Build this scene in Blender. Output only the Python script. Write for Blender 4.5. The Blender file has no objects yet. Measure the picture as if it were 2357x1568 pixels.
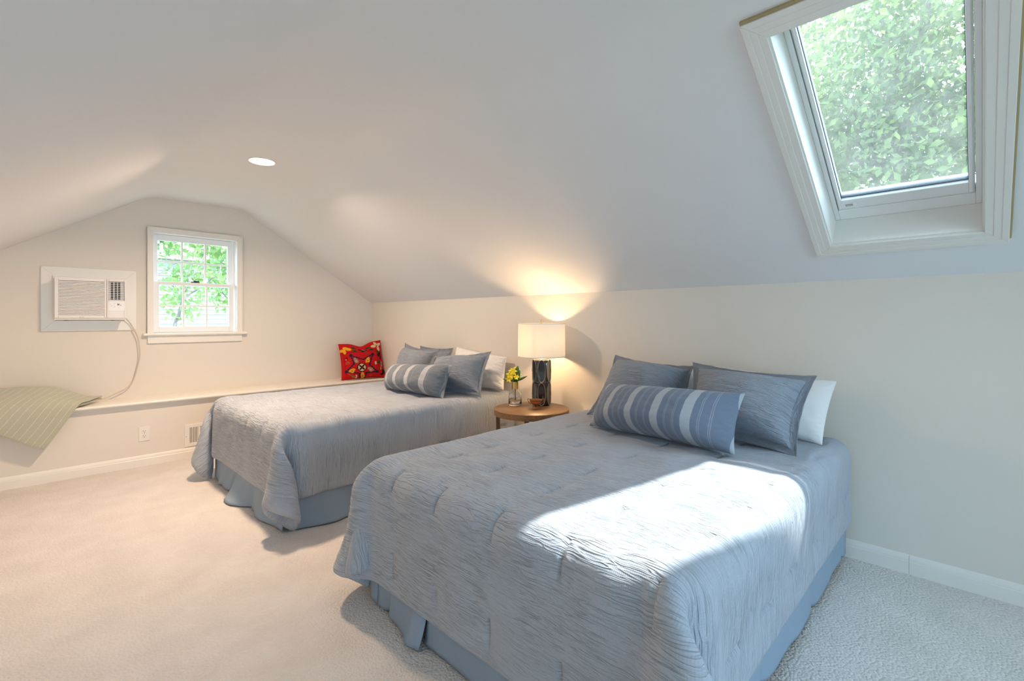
import bpy, bmesh, math, random
import numpy as np
from mathutils import Vector, Matrix

# ------------------------------------------------------------------ scene, camera, light
scn = bpy.context.scene
col = scn.collection
scn.view_settings.view_transform = 'Standard'
scn.view_settings.look = 'None'
scn.view_settings.gamma = 1.0
scn.view_settings.use_curve_mapping = False
scn.view_settings.exposure = 0.08
scn.cycles.use_denoising = True
scn.cycles.max_bounces = 12
scn.cycles.diffuse_bounces = 7
scn.cycles.transparent_max_bounces = 16
scn.cycles.sample_clamp_indirect = 6.0
scn.cycles.caustics_reflective = False
scn.cycles.caustics_refractive = False

IMG_W, IMG_H = 2357, 1568
F_PX, HORIZON = 1103.0, 736.5
CAM_H = 1.2
YAW = math.radians(45.59)
cam_d = bpy.data.cameras.new('camera')
cam = bpy.data.objects.new('camera', cam_d)
col.objects.link(cam)
cam.location = (0, 0, CAM_H)
cam.rotation_euler = (math.pi / 2, 0, -YAW)
cam_d.sensor_width = 36.0
cam_d.lens = F_PX / IMG_W * 36.0
cam_d.shift_y = -(IMG_H / 2 - HORIZON) / IMG_W
cam_d.clip_start = 0.02
cam_d.clip_end = 300
scn.camera = cam

world = bpy.data.worlds.new('world')
scn.world = world
world.use_nodes = True
wn = world.node_tree
wn.nodes['Background'].inputs['Color'].default_value = (0.60, 0.80, 1.0, 1)
wn.nodes['Background'].inputs['Strength'].default_value = 8.6

sun_d = bpy.data.lights.new('sun', 'SUN')
sun = bpy.data.objects.new('sun', sun_d)
col.objects.link(sun)
SUN_DIR = Vector((-0.535, 0.304, -1.0)).normalized()
sun.rotation_euler = SUN_DIR.to_track_quat('-Z', 'Y').to_euler()
sun.location = (8, -4, 12)
sun_d.energy = 11.0
sun_d.angle = math.radians(1.2)
sun_d.color = (1.0, 0.97, 0.92)

LAMP_WATTS = 72.0
CEILING_LIGHT_WATTS = 40.0

# ------------------------------------------------------------------ room numbers
XL, XR = -0.618, 2.935            # knee walls
YB, YF = -2.6, 5.24               # back wall, far (gable) wall
YLEDGE = 4.925                    # face of the lower bumped-out wall
ZK, ZC = 1.4025, 2.29             # knee wall height, flat ceiling
XC0, XC1 = 0.784, 1.525           # flat ceiling edges
ZL = 0.532                        # ledge top
SLOPE = math.atan2(ZC - ZK, XR - XC1)

rnd = random.Random(7)

# ------------------------------------------------------------------ helpers
def tag(o, label=None, cat=None, group=None, kind=None):
    if label: o['label'] = label
    if cat: o['category'] = cat
    if group: o['group'] = group
    if kind: o['kind'] = kind
    return o

def empty(name, loc=(0, 0, 0), rz=0.0):
    o = bpy.data.objects.new(name, None)
    o.empty_display_size = 0.05
    o.location = loc
    o.rotation_euler = (0, 0, rz)
    col.objects.link(o)
    return o

def link(name, me, mat=None, parent=None, smooth=False):
    o = bpy.data.objects.new(name, me)
    if mat is not None:
        me.materials.append(mat)
    if smooth:
        me.polygons.foreach_set('use_smooth', [True] * len(me.polygons))
    col.objects.link(o)
    if parent is not None:
        o.parent = parent
        # everything is modelled in world space; the parent's empties stand at the thing's base
        o.matrix_parent_inverse = Matrix.Translation(-parent_world(parent))
    return o

def parent_world(p):
    v = Vector(p.location)
    if p.parent is not None and p.parent.type == 'EMPTY' and False:
        v += p.parent.location
    return v

class MB:
    """collects simple shapes into one mesh"""
    def __init__(self, T=None):
        self.v = []; self.f = []; self.T = T
    def _p(self, p):
        return tuple(self.T(*p)) if self.T else tuple(p)
    def add(self, vs, fs):
        n = len(self.v)
        self.v += [self._p(p) for p in vs]
        self.f += [tuple(i + n for i in f) for f in fs]
        return self
    def box(self, x0, x1, y0, y1, z0, z1):
        return self.add([(x0, y0, z0), (x1, y0, z0), (x1, y1, z0), (x0, y1, z0),
                         (x0, y0, z1), (x1, y0, z1), (x1, y1, z1), (x0, y1, z1)],
                        [(0, 3, 2, 1), (4, 5, 6, 7), (0, 1, 5, 4), (1, 2, 6, 5), (2, 3, 7, 6), (3, 0, 4, 7)])
    def quad(self, a, b, c, d):
        return self.add([a, b, c, d], [(0, 1, 2, 3)])
    def prism(self, prof, fn0, fn1, caps=True):
        """profile points mapped through fn0 and fn1 and joined"""
        n = len(prof)
        vs = [fn0(*p) for p in prof] + [fn1(*p) for p in prof]
        fs = [(i, (i + 1) % n, n + (i + 1) % n, n + i) for i in range(n)]
        if caps:
            fs += [tuple(range(n - 1, -1, -1)), tuple(range(n, 2 * n))]
        return self.add(vs, fs)
    def lathe(self, prof, cx, cy, seg=32, close=False):
        vs = []; fs = []
        n = len(prof)
        for k in range(seg):
            a = 2 * math.pi * k / seg
            vs += [(cx + r * math.cos(a), cy + r * math.sin(a), z) for r, z in prof]
        for k in range(seg):
            k2 = (k + 1) % seg
            for i in range(n - 1 if not close else n):
                j = (i + 1) % n
                fs.append((k * n + i, k2 * n + i, k2 * n + j, k * n + j))
        return self.add(vs, fs)
    def tube(self, pts, r, seg=8, caps=True):
        pts = [Vector(p) for p in pts]
        vs = []; fs = []
        up = Vector((0, 0, 1)); prev = None
        for i, p in enumerate(pts):
            t = (pts[min(i + 1, len(pts) - 1)] - pts[max(i - 1, 0)]).normalized()
            a = prev if prev is not None else (up if abs(t.z) < 0.9 else Vector((1, 0, 0)))
            a = (a - t * a.dot(t)).normalized(); prev = a
            b = t.cross(a)
            rr = r[i] if isinstance(r, (list, tuple)) else r
            for k in range(seg):
                ang = 2 * math.pi * k / seg
                vs.append(tuple(p + (a * math.cos(ang) + b * math.sin(ang)) * rr))
        for i in range(len(pts) - 1):
            for k in range(seg):
                k2 = (k + 1) % seg
                fs.append((i * seg + k, i * seg + k2, (i + 1) * seg + k2, (i + 1) * seg + k))
        if caps:
            fs.append(tuple(range(seg - 1, -1, -1)))
            fs.append(tuple(range((len(pts) - 1) * seg, len(pts) * seg)))
        return self.add(vs, fs)
    def mesh(self, name):
        me = bpy.data.meshes.new(name)
        me.from_pydata(self.v, [], self.f)
        bm = bmesh.new(); bm.from_mesh(me)
        bmesh.ops.recalc_face_normals(bm, faces=bm.faces)
        bm.to_mesh(me); bm.free()
        me.update()
        return me
    def build(self, name, mat, parent=None, smooth=False, bevel=0.0, segs=2, raw=False):
        if raw:
            me = bpy.data.meshes.new(name); me.from_pydata(self.v, [], self.f); me.update()
        else:
            me = self.mesh(name)
        o = link(name, me, mat, parent, smooth)
        if bevel > 0:
            m = o.modifiers.new('bevel', 'BEVEL'); m.width = bevel; m.segments = segs; m.limit_method = 'ANGLE'
            m.angle_limit = math.radians(40)
        return o

def auto_smooth(o, deg=40):
    me = o.data
    me.polygons.foreach_set('use_smooth', [True] * len(me.polygons))
    try:
        me.set_sharp_from_angle(angle=math.radians(deg))
    except Exception:
        pass
    return o

# ------------------------------------------------------------------ materials
def mat(name, color, rough=0.6, metal=0.0, spec=0.5, sheen=0.0):
    m = bpy.data.materials.new(name); m.use_nodes = True
    b = m.node_tree.nodes['Principled BSDF']
    b.inputs['Base Color'].default_value = (*color, 1)
    b.inputs['Roughness'].default_value = rough
    b.inputs['Metallic'].default_value = metal
    b.inputs['Specular IOR Level'].default_value = spec
    if sheen: b.inputs['Sheen Weight'].default_value = sheen
    return m

def nd(m, t, **kw):
    n = m.node_tree.nodes.new(t)
    for k, v in kw.items():
        if k in n.inputs: n.inputs[k].default_value = v
        else: setattr(n, k, v)
    return n
def lk(m, a, b): m.node_tree.links.new(a, b)
def bsdf(m): return m.node_tree.nodes['Principled BSDF']

def add_noise_bump(m, scale, strength, dist=0.002, detail=3, coord='Object', vec_scale=None):
    tc = nd(m, 'ShaderNodeTexCoord'); nz = nd(m, 'ShaderNodeTexNoise', Scale=scale, Detail=detail)
    if vec_scale:
        mp = nd(m, 'ShaderNodeMapping'); mp.inputs['Scale'].default_value = vec_scale
        lk(m, tc.outputs[coord], mp.inputs['Vector']); lk(m, mp.outputs['Vector'], nz.inputs['Vector'])
    else:
        lk(m, tc.outputs[coord], nz.inputs['Vector'])
    bp = nd(m, 'ShaderNodeBump', Strength=strength, Distance=dist)
    lk(m, nz.outputs['Fac'], bp.inputs['Height']); lk(m, bp.outputs['Normal'], bsdf(m).inputs['Normal'])
    return nz

def tint_noise(m, c1, c2, scale, detail=3, coord='Object', vec_scale=None):
    tc = nd(m, 'ShaderNodeTexCoord'); nz = nd(m, 'ShaderNodeTexNoise', Scale=scale, Detail=detail)
    if vec_scale:
        mp = nd(m, 'ShaderNodeMapping'); mp.inputs['Scale'].default_value = vec_scale
        lk(m, tc.outputs[coord], mp.inputs['Vector']); lk(m, mp.outputs['Vector'], nz.inputs['Vector'])
    else:
        lk(m, tc.outputs[coord], nz.inputs['Vector'])
    cr = nd(m, 'ShaderNodeValToRGB')
    cr.color_ramp.elements[0].position = 0.3; cr.color_ramp.elements[1].position = 0.7
    cr.color_ramp.elements[0].color = (*c1, 1); cr.color_ramp.elements[1].color = (*c2, 1)
    lk(m, nz.outputs['Fac'], cr.inputs['Fac']); lk(m, cr.outputs['Color'], bsdf(m).inputs['Base Color'])

M = {}
M['wall'] = mat('cream_wall_paint', (0.765, 0.72, 0.652), 0.75, spec=0.3)
add_noise_bump(M['wall'], 220, 0.08, 0.001)
M['ceiling'] = mat('white_ceiling_paint', (0.795, 0.815, 0.842), 0.8, spec=0.25)
add_noise_bump(M['ceiling'], 160, 0.06, 0.001)
M['trim'] = mat('white_trim_paint', (0.82, 0.805, 0.77), 0.35, spec=0.5)
M['trim_cream'] = mat('cream_trim_paint', (0.84, 0.81, 0.75), 0.32, spec=0.5)
M['trim_base'] = mat('greige_baseboard_paint', (0.83, 0.81, 0.77), 0.35)
M['white'] = mat('white_vinyl', (0.86, 0.86, 0.86), 0.3)
M['appliance'] = mat('white_appliance_plastic', (0.83, 0.81, 0.79), 0.4)
M['dark'] = mat('dark_recess', (0.05, 0.045, 0.04), 0.6)
M['brown_dark'] = mat('brown_duct', (0.20, 0.15, 0.11), 0.6)
M['grey_print'] = mat('grey_print', (0.42, 0.41, 0.42), 0.5)
M['amber'] = mat('amber_display', (0.28, 0.16, 0.06), 0.3)
M['gasket'] = mat('dark_blue_gasket', (0.03, 0.06, 0.10), 0.5)
M['bare_and_gap'] = mat('bare_wood_and_shadow_gap', (0.42, 0.33, 0.18), 0.7)
M['cord'] = mat('beige_cord', (0.62, 0.54, 0.45), 0.5)
M['lock'] = mat('black_sash_lock', (0.02, 0.02, 0.02), 0.4)

# carpet: looped pile
m = M['carpet'] = mat('cream_loop_carpet', (0.66, 0.60, 0.53), 0.95, spec=0.1, sheen=0.2)
tc = nd(m, 'ShaderNodeTexCoord')
vo = nd(m, 'ShaderNodeTexVoronoi', Scale=105.0)
lk(m, tc.outputs['Object'], vo.inputs['Vector'])
n2 = nd(m, 'ShaderNodeTexNoise', Scale=5.0, Detail=4.0)
lk(m, tc.outputs['Object'], n2.inputs['Vector'])
cr = nd(m, 'ShaderNodeValToRGB')
cr.color_ramp.elements[0].color = (0.655, 0.615, 0.59, 1); cr.color_ramp.elements[1].color = (0.735, 0.695, 0.67, 1)
cr.color_ramp.elements[0].position = 0.3; cr.color_ramp.elements[1].position = 0.7
lk(m, n2.outputs['Fac'], cr.inputs['Fac']); lk(m, cr.outputs['Color'], bsdf(m).inputs['Base Color'])
bp = nd(m, 'ShaderNodeBump', Strength=0.7, Distance=0.006); bp.invert = True
lk(m, vo.outputs['Distance'], bp.inputs['Height']); lk(m, bp.outputs['Normal'], bsdf(m).inputs['Normal'])

def gauze(name, color, weave=0.35, crinkle=0.75, along=(1.0, 12.0)):
    """double gauze: fine thread grid plus long crinkles, on the cloth's own UV (metres)"""
    m = mat(name, color, 0.9, spec=0.15, sheen=0.25)
    uv = nd(m, 'ShaderNodeTexCoord')
    w1 = nd(m, 'ShaderNodeTexWave', wave_type='BANDS', bands_direction='X', Scale=55.0, Distortion=1.2, Detail=2.0)
    w2 = nd(m, 'ShaderNodeTexWave', wave_type='BANDS', bands_direction='Y', Scale=55.0, Distortion=1.2, Detail=2.0)
    lk(m, uv.outputs['UV'], w1.inputs['Vector']); lk(m, uv.outputs['UV'], w2.inputs['Vector'])
    ad = nd(m, 'ShaderNodeMath', operation='ADD'); lk(m, w1.outputs['Fac'], ad.inputs[0]); lk(m, w2.outputs['Fac'], ad.inputs[1])
    b1 = nd(m, 'ShaderNodeBump', Strength=weave, Distance=0.0012); lk(m, ad.outputs[0], b1.inputs['Height'])
    wp = nd(m, 'ShaderNodeTexNoise', Scale=9.0, Detail=2.0); lk(m, uv.outputs['UV'], wp.inputs['Vector'])
    wv = nd(m, 'ShaderNodeVectorMath', operation='SCALE'); lk(m, wp.outputs['Color'], wv.inputs[0]); wv.inputs['Scale'].default_value = .016
    wa = nd(m, 'ShaderNodeVectorMath', operation='ADD'); lk(m, uv.outputs['UV'], wa.inputs[0]); lk(m, wv.outputs[0], wa.inputs[1])
    hs_ = []
    for sc_, wid, off in ((52.0, .055, 0.0), (88.0, .06, 7.3)):
        mp = nd(m, 'ShaderNodeMapping'); mp.inputs['Scale'].default_value = (sc_ / along[0], sc_ / along[1], 1); mp.inputs['Location'].default_value = (off, off, off)
        lk(m, wa.outputs[0], mp.inputs['Vector'])
        nz = nd(m, 'ShaderNodeTexNoise', Scale=1.0, Detail=1.0); lk(m, mp.outputs['Vector'], nz.inputs['Vector'])
        sb = nd(m, 'ShaderNodeMath', operation='SUBTRACT'); lk(m, nz.outputs['Fac'], sb.inputs[0]); sb.inputs[1].default_value = .5
        ab = nd(m, 'ShaderNodeMath', operation='ABSOLUTE'); lk(m, sb.outputs[0], ab.inputs[0])
        rp = nd(m, 'ShaderNodeMapRange', interpolation_type='SMOOTHSTEP'); rp.inputs['From Min'].default_value = 0.0; rp.inputs['From Max'].default_value = wid
        lk(m, ab.outputs[0], rp.inputs['Value']); hs_.append(rp)
    dn = nd(m, 'ShaderNodeTexNoise', Scale=7.0, Detail=2.0); lk(m, uv.outputs['UV'], dn.inputs['Vector'])
    sm = nd(m, 'ShaderNodeMath', operation='MULTIPLY'); lk(m, hs_[0].outputs[0], sm.inputs[0]); lk(m, hs_[1].outputs[0], sm.inputs[1])
    dm = nd(m, 'ShaderNodeMapRange'); dm.inputs['From Min'].default_value = .3; dm.inputs['From Max'].default_value = .65; dm.inputs['To Min'].default_value = .25; dm.inputs['To Max'].default_value = 1.0
    lk(m, dn.outputs['Fac'], dm.inputs['Value'])
    s2 = nd(m, 'ShaderNodeMath', operation='MULTIPLY'); lk(m, sm.outputs[0], s2.inputs[0]); lk(m, dm.outputs[0], s2.inputs[1])
    b2 = nd(m, 'ShaderNodeBump', Strength=crinkle, Distance=0.006); lk(m, s2.outputs[0], b2.inputs['Height'])
    lk(m, b1.outputs['Normal'], b2.inputs['Normal']); lk(m, b2.outputs['Normal'], bsdf(m).inputs['Normal'])
    return m
M['comforter'] = gauze('slate_blue_gauze', (0.405, 0.447, 0.522))
M['sham'] = gauze('blue_grey_gauze', (0.27, 0.305, 0.365), crinkle=0.75, along=(9.0, 1.0))
M['skirt'] = mat('blue_cotton_skirt', (0.29, 0.375, 0.48), 0.85, spec=0.2)
add_noise_bump(M['skirt'], 14, 0.25, 0.01, 2)
M['pillowcase'] = mat('white_cotton', (0.80, 0.79, 0.79), 0.85, spec=0.2)
add_noise_bump(M['pillowcase'], 22, 0.2, 0.01, 3)
M['mattress'] = mat('mattress_ticking', (0.7, 0.7, 0.7), 0.9)
M['bedleg'] = mat('dark_bed_leg', (0.05, 0.035, 0.025), 0.5)

# ------------------------------------------------------------------ numpy helpers
def pnoise(x, y, seed=0):
    r = np.random.RandomState(seed)
    perm = r.permutation(256); perm = np.concatenate([perm, perm])
    ang = r.rand(256) * 2 * np.pi
    gx, gy = np.cos(ang), np.sin(ang)
    xi = np.floor(x).astype(int); yi = np.floor(y).astype(int)
    xf, yf = x - xi, y - yi
    u = xf ** 3 * (xf * (xf * 6 - 15) + 10); v = yf ** 3 * (yf * (yf * 6 - 15) + 10)
    def g(ix, iy, dx, dy):
        h = perm[(perm[ix & 255] + (iy & 255)) & 255]
        return gx[h] * dx + gy[h] * dy
    a = g(xi, yi, xf, yf); b = g(xi + 1, yi, xf - 1, yf)
    c_ = g(xi, yi + 1, xf, yf - 1); d = g(xi + 1, yi + 1, xf - 1, yf - 1)
    return (a * (1 - u) + b * u) * (1 - v) + (c_ * (1 - u) + d * u) * v

def cr_matrix(n, m):
    """Catmull-Rom interpolation matrix from n samples to m samples"""
    A = np.zeros((m, n))
    t = np.linspace(0, n - 1, m)
    i = np.minimum(np.floor(t).astype(int), n - 2); f = t - i
    w = [-.5 * f ** 3 + f ** 2 - .5 * f, 1.5 * f ** 3 - 2.5 * f ** 2 + 1, -1.5 * f ** 3 + 2 * f ** 2 + .5 * f, .5 * f ** 3 - .5 * f ** 2]
    for k in range(4):
        j = np.clip(i + k - 1, 0, n - 1)
        np.add.at(A, (np.arange(m), j), w[k])
    return A

def grid_normals(P):
    du = np.gradient(P, axis=0); dv = np.gradient(P, axis=1)
    n = np.cross(du, dv)
    return n / np.maximum(np.linalg.norm(n, axis=2, keepdims=True), 1e-9)

def grid_faces(nu, nv, off=0, flip=False):
    i = np.arange(nu * nv).reshape(nu, nv) + off
    q = np.stack([i[:-1, :-1], i[1:, :-1], i[1:, 1:], i[:-1, 1:]], -1).reshape(-1, 4)
    return q[:, ::-1] if flip else q

def np_mesh(name, V, Fq, uv=None, smooth=True):
    me = bpy.data.meshes.new(name)
    V = np.asarray(V, dtype=np.float32).reshape(-1, 3); Fq = np.asarray(Fq, dtype=np.int32)
    me.vertices.add(len(V)); me.vertices.foreach_set('co', V.ravel())
    me.loops.add(Fq.size); me.loops.foreach_set('vertex_index', Fq.ravel())
    me.polygons.add(len(Fq))
    me.polygons.foreach_set('loop_start', np.arange(0, Fq.size, Fq.shape[1], dtype=np.int32))
    me.polygons.foreach_set('use_smooth', np.full(len(Fq), smooth))
    me.update(calc_edges=True)
    if uv is not None:
        l = me.uv_layers.new(name='UVMap')
        l.data.foreach_set('uv', np.asarray(uv, dtype=np.float32).reshape(-1, 2)[Fq.ravel()].ravel())
    me.validate()
    return me

def shell_mesh(name, outer, inner, uv):
    """closed cloth from two grids that share their rim positions"""
    nu, nv = outer.shape[:2]
    V = np.concatenate([outer.reshape(-1, 3), inner.reshape(-1, 3)])
    n = nu * nv
    fo = grid_faces(nu, nv); fi = grid_faces(nu, nv, n, True)
    i = np.arange(n).reshape(nu, nv)
    rim = np.concatenate([i[:, 0], i[-1, 1:], i[::-1, -1][1:], i[0, ::-1][1:]])
    fr = np.stack([rim[:-1], rim[:-1] + n, rim[1:] + n, rim[1:]], -1)
    U = np.concatenate([uv.reshape(-1, 2)] * 2)
    return np_mesh(name, V, np.concatenate([fo, fi, fr]), U)

# ================================================================== ROOM SHELL
floor = MB().quad((XL - .05, YB - .05, 0), (XR + .05, YB - .05, 0), (XR + .05, YF, 0), (XL - .05, YF, 0)).build('floor', M['carpet'], raw=True)
tag(floor, 'cream looped carpet covering the attic floor', kind='structure')

# skylight local frame: a along Y, b up the slope, d outwards (away from the room)
SU = Vector((-math.cos(SLOPE), 0, math.sin(SLOPE)))
SN = Vector((math.sin(SLOPE), 0, math.cos(SLOPE)))
def SK(a, b, d):
    return Vector((XR, 0, ZK)) + Vector((0, a, 0)) + SU * b + SN * d
SY0, SY1, SS0, SS1 = -0.003, 0.503, 0.305, 1.402

# ceiling: profile in x,z with eased creases
def fillet(p0, p1, p2, r, n=8):
    a = (Vector(p0) - Vector(p1)).normalized(); b = (Vector(p2) - Vector(p1)).normalized()
    A = Vector(p1) + a * r; B = Vector(p1) + b * r
    return [tuple(A * (1 - t) ** 2 + Vector(p1) * 2 * t * (1 - t) + B * t * t) for t in [i / n for i in range(n + 1)]]
PL, P1, P2, PR = (XL, ZK), (XC0, ZC), (XC1, ZC), (XR, ZK)
prof = [PL] + fillet(PL, P1, P2, 0.10) + fillet(P1, P2, PR, 0.10)
cb = MB()
for i in range(len(prof) - 1):
    (x0, z0), (x1, z1) = prof[i], prof[i + 1]
    cb.add([(x0, YB, z0), (x0, YF, z0), (x1, YF, z1), (x1, YB, z1)], [(0, 1, 2, 3)])
L = math.hypot(XR - prof[-1][0], prof[-1][1] - ZK)
for (a0, a1, b0, b1) in ((YB, SY0, 0, L), (SY1, YF, 0, L), (SY0, SY1, 0, SS0), (SY0, SY1, SS1, L)):
    cb.add([tuple(SK(a0, b0, 0)), tuple(SK(a1, b0, 0)), tuple(SK(a1, b1, 0)), tuple(SK(a0, b1, 0))], [(3, 2, 1, 0)])
cme = cb.mesh('ceiling')
bm = bmesh.new(); bm.from_mesh(cme); bmesh.ops.remove_doubles(bm, verts=bm.verts, dist=1e-4)
bm.normal_update()
for f in bm.faces:
    if f.normal.z > 0: f.normal_flip()
bm.to_mesh(cme); bm.free()
ceiling = link('ceiling', cme, M['ceiling'], smooth=True)
auto_smooth(ceiling, 25)
tag(ceiling, 'white sloped attic ceiling with a flat centre strip', kind='structure')

def top_z(x):
    if x < XC0: return ZK + (x - XL) * (ZC - ZK) / (XC0 - XL)
    if x > XC1: return ZK + (XR - x) * (ZC - ZK) / (XR - XC1)
    return ZC
def gable(name, y, hole, out, material, label):
    """gable wall with a window hole; extends a little over the ceiling line"""
    hx0, hx1, hz0, hz1 = hole
    xs = sorted({XL - .04, XL, XC0, XC1, XR, XR + .04, hx0, hx1})
    b = MB()
    def tz(x): return max(top_z(min(max(x, XL), XR)) + 0.06, hz1 + .01)
    for x0, x1 in zip(xs[:-1], xs[1:]):
        parts = [(0, 0, tz(x0), tz(x1))]
        if x0 >= hx0 - 1e-6 and x1 <= hx1 + 1e-6:
            parts = [(0, 0, hz0, hz0), (hz1, hz1, tz(x0), tz(x1))]
        for (a0, a1, c0, c1) in parts:
            b.add([(x0, y, a0), (x1, y, a1), (x1, y, c1), (x0, y, c0),
                   (x0, y + out, a0), (x1, y + out, a1), (x1, y + out, c1), (x0, y + out, c0)],
                  [(0, 1, 2, 3), (7, 6, 5, 4), (0, 4, 5, 1), (2, 6, 7, 3), (1, 5, 6, 2), (0, 3, 7, 4)])
    o = b.build(name, material)
    return tag(o, label, kind='structure')
WX0, WX1, WZ0, WZ1 = 0.808, 1.474, 1.085, 1.98
gable('wall_far', YF, (WX0, WX1, WZ0, WZ1), 0.14, M['wall'], 'cream gable wall with a small double-hung window')
BW = (-0.50, 2.1, 0.30, 1.9)
gable('wall_back', YB, BW, -0.14, M['wall'], 'cream gable wall behind the camera')
tag(MB().box(XR, XR + .1, YB - .1, YF + .1, 0, ZK + .0).build('wall_right', M['wall']), 'cream knee wall behind the bed heads', kind='structure')
tag(MB().box(XL - .1, XL, YB - .1, YF + .1, 0, ZK).build('wall_left', M['wall']), 'cream knee wall on the left', kind='structure')
tag(MB().box(XL, XR, YLEDGE, YF, 0, ZL - .02).build('wall_ledge', M['wall']), 'cream bumped-out lower wall under the ledge', kind='structure')

# ledge board with a bull-nosed front
lp = [(YF, ZL), (4.893, ZL)] + [(4.893 - .012 * math.sin(t * math.pi / 8), ZL - .012 + .012 * math.cos(t * math.pi / 8)) for t in range(1, 8)] + [(4.893, ZL - .024), (YF, ZL - .024)]
lb = MB(); lb.prism(lp, lambda y, z: (XL, y, z), lambda y, z: (XR, y, z))
ledge = lb.build('trim_1', M['trim_cream']); auto_smooth(ledge, 50)
tag(ledge, 'cream bull-nosed ledge board running along the gable wall', kind='structure')
# nail specks under the nosing
# baseboards
bprof = [(0, 0), (0.014, 0), (0.014, 0.058), (0.012, 0.061), (0.0125, 0.070), (0.008, 0.080), (0.004, 0.087), (0, 0.089)]
def base_board(parent, material, fn0, fn1):
    b = MB(); b.prism(bprof, fn0, fn1)
    o = b.build('board', material, parent); auto_smooth(o, 30); return o
bb = empty('baseboard_far', (0.5, YLEDGE, 0)); tag(bb, 'cream baseboard under the ledge wall', kind='structure')
base_board(bb, M['trim_cream'], lambda d, z: (XL, YLEDGE - d, z), lambda d, z: (XR, YLEDGE - d, z))
bb = empty('baseboard_right', (XR, 0, 0)); tag(bb, 'white two-piece baseboard along the knee wall', kind='structure')
base_board(bb, M['trim_base'], lambda d, z: (XR - d, YLEDGE - .014, z), lambda d, z: (XR - d, 0.2445, z))
base_board(bb, M['trim_base'], lambda d, z: (XR - d, 0.2435, z), lambda d, z: (XR - d, YB, z))
bb = empty('baseboard_left', (XL, 0, 0)); tag(bb, 'white baseboard along the left knee wall', kind='structure')
base_board(bb, M['trim'], lambda d, z: (XL + d, YLEDGE - .014, z), lambda d, z: (XL + d, YB, z))

# ------------------------------------------------------------------ glass
def glass_mat(name, dust=0.0, refl=0.5):
    m = bpy.data.materials.new(name); m.use_nodes = True
    nt = m.node_tree; nt.nodes.clear()
    out = nt.nodes.new('ShaderNodeOutputMaterial')
    tr = nt.nodes.new('ShaderNodeBsdfTransparent'); tr.inputs['Color'].default_value = (0.95, 0.98, 0.97, 1)
    gl = nt.nodes.new('ShaderNodeBsdfGlossy'); gl.inputs['Roughness'].default_value = 0.02
    fr = nt.nodes.new('ShaderNodeFresnel'); fr.inputs['IOR'].default_value = 1.3
    mx = nt.nodes.new('ShaderNodeMixShader')
    nt.links.new(fr.outputs[0], mx.inputs[0]); nt.links.new(tr.outputs[0], mx.inputs[1]); nt.links.new(gl.outputs[0], mx.inputs[2])
    last = mx
    if dust > 0:
        tc = nt.nodes.new('ShaderNodeTexCoord')
        nz = nt.nodes.new('ShaderNodeTexNoise'); nz.inputs['Scale'].default_value = 9; nz.inputs['Detail'].default_value = 12; nz.inputs['Roughness'].default_value = 0.75
        nt.links.new(tc.outputs['Object'], nz.inputs['Vector'])
        mr = nt.nodes.new('ShaderNodeMapRange'); mr.inputs['From Min'].default_value = 0.3; mr.inputs['From Max'].default_value = 0.75
        mr.inputs['To Min'].default_value = dust * 0.55; mr.inputs['To Max'].default_value = dust * 1.5
        nt.links.new(nz.outputs['Fac'], mr.inputs['Value'])
        tl = nt.nodes.new('ShaderNodeBsdfTranslucent'); tl.inputs['Color'].default_value = (0.8, 0.82, 0.8, 1)
        m2 = nt.nodes.new('ShaderNodeMixShader')
        nt.links.new(mr.outputs[0], m2.inputs[0]); nt.links.new(mx.outputs[0], m2.inputs[1]); nt.links.new(tl.outputs[0], m2.inputs[2])
        last = m2
    nt.links.new(last.outputs[0], out.inputs['Surface'])
    return m
M['pane'] = glass_mat('window_glass')
M['dusty'] = glass_mat('dusty_skylight_glass', 0.03)

def portal(name, size, loc, rot_dir, up='Y'):
    d = bpy.data.lights.new(name, 'AREA'); d.shape = 'RECTANGLE'; d.size, d.size_y = size
    o = bpy.data.objects.new(name, d); col.objects.link(o); o.location = loc
    o.rotation_euler = Vector(rot_dir).to_track_quat('-Z', up).to_euler()
    d.cycles.is_portal = True
    return o

# ------------------------------------------------------------------ window_1 (double hung)
w1 = empty('window_1', (1.14, YF, 1.08)); tag(w1, 'small white double-hung window with twelve panes in the gable wall', 'window', kind='structure')
yc = YF - .018
def mitre_board(par, name, x0, x1, z0, z1, w, side, y0, y1, material, bottom_square=True, bevel=.003):
    """one board of a mitred casing"""
    if side == 'left': p = [(x0, z0), (x0 + w, z0 if bottom_square else z0 + w), (x0 + w, z1 - w), (x0, z1)]
    if side == 'right': p = [(x1, z0), (x1, z1), (x1 - w, z1 - w), (x1 - w, z0 if bottom_square else z0 + w)]
    if side == 'top': p = [(x0, z1), (x0 + w, z1 - w), (x1 - w, z1 - w), (x1, z1)]
    if side == 'bottom': p = [(x0, z0), (x1, z0), (x1 - w, z0 + w), (x0 + w, z0 + w)]
    b = MB(); b.prism(p, lambda x, z: (x, y0, z), lambda x, z: (x, y1, z))
    return b.build(name, material, par, bevel=bevel)
for s_ in ('left', 'right', 'top'):
    mitre_board(w1, 'casing', 0.762, 1.52, 1.08, 2.022, .047, s_, yc, YF, M['trim_cream'])
    # raised back band on the outer edge of the casing
    mitre_board(w1, 'back_band', 0.762, 1.52, 1.08, 2.022, .012, s_, yc - .008, YF, M['trim_cream'])
MB().box(0.731, 1.56, YF - .045, YF + .05, 1.06, 1.082).build('stool', M['trim_cream'], w1, bevel=.006, segs=3)
MB().box(0.766, 1.518, YF - .018, YF, 0.992, 1.06).build('apron', M['trim_cream'], w1, bevel=.003)
b = MB()
b.box(WX0 - .006, WX0 + .002, YF - .002, YF + .138, WZ0, WZ1); b.box(WX1 - .002, WX1 + .006, YF - .002, YF + .138, WZ0, WZ1)
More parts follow.
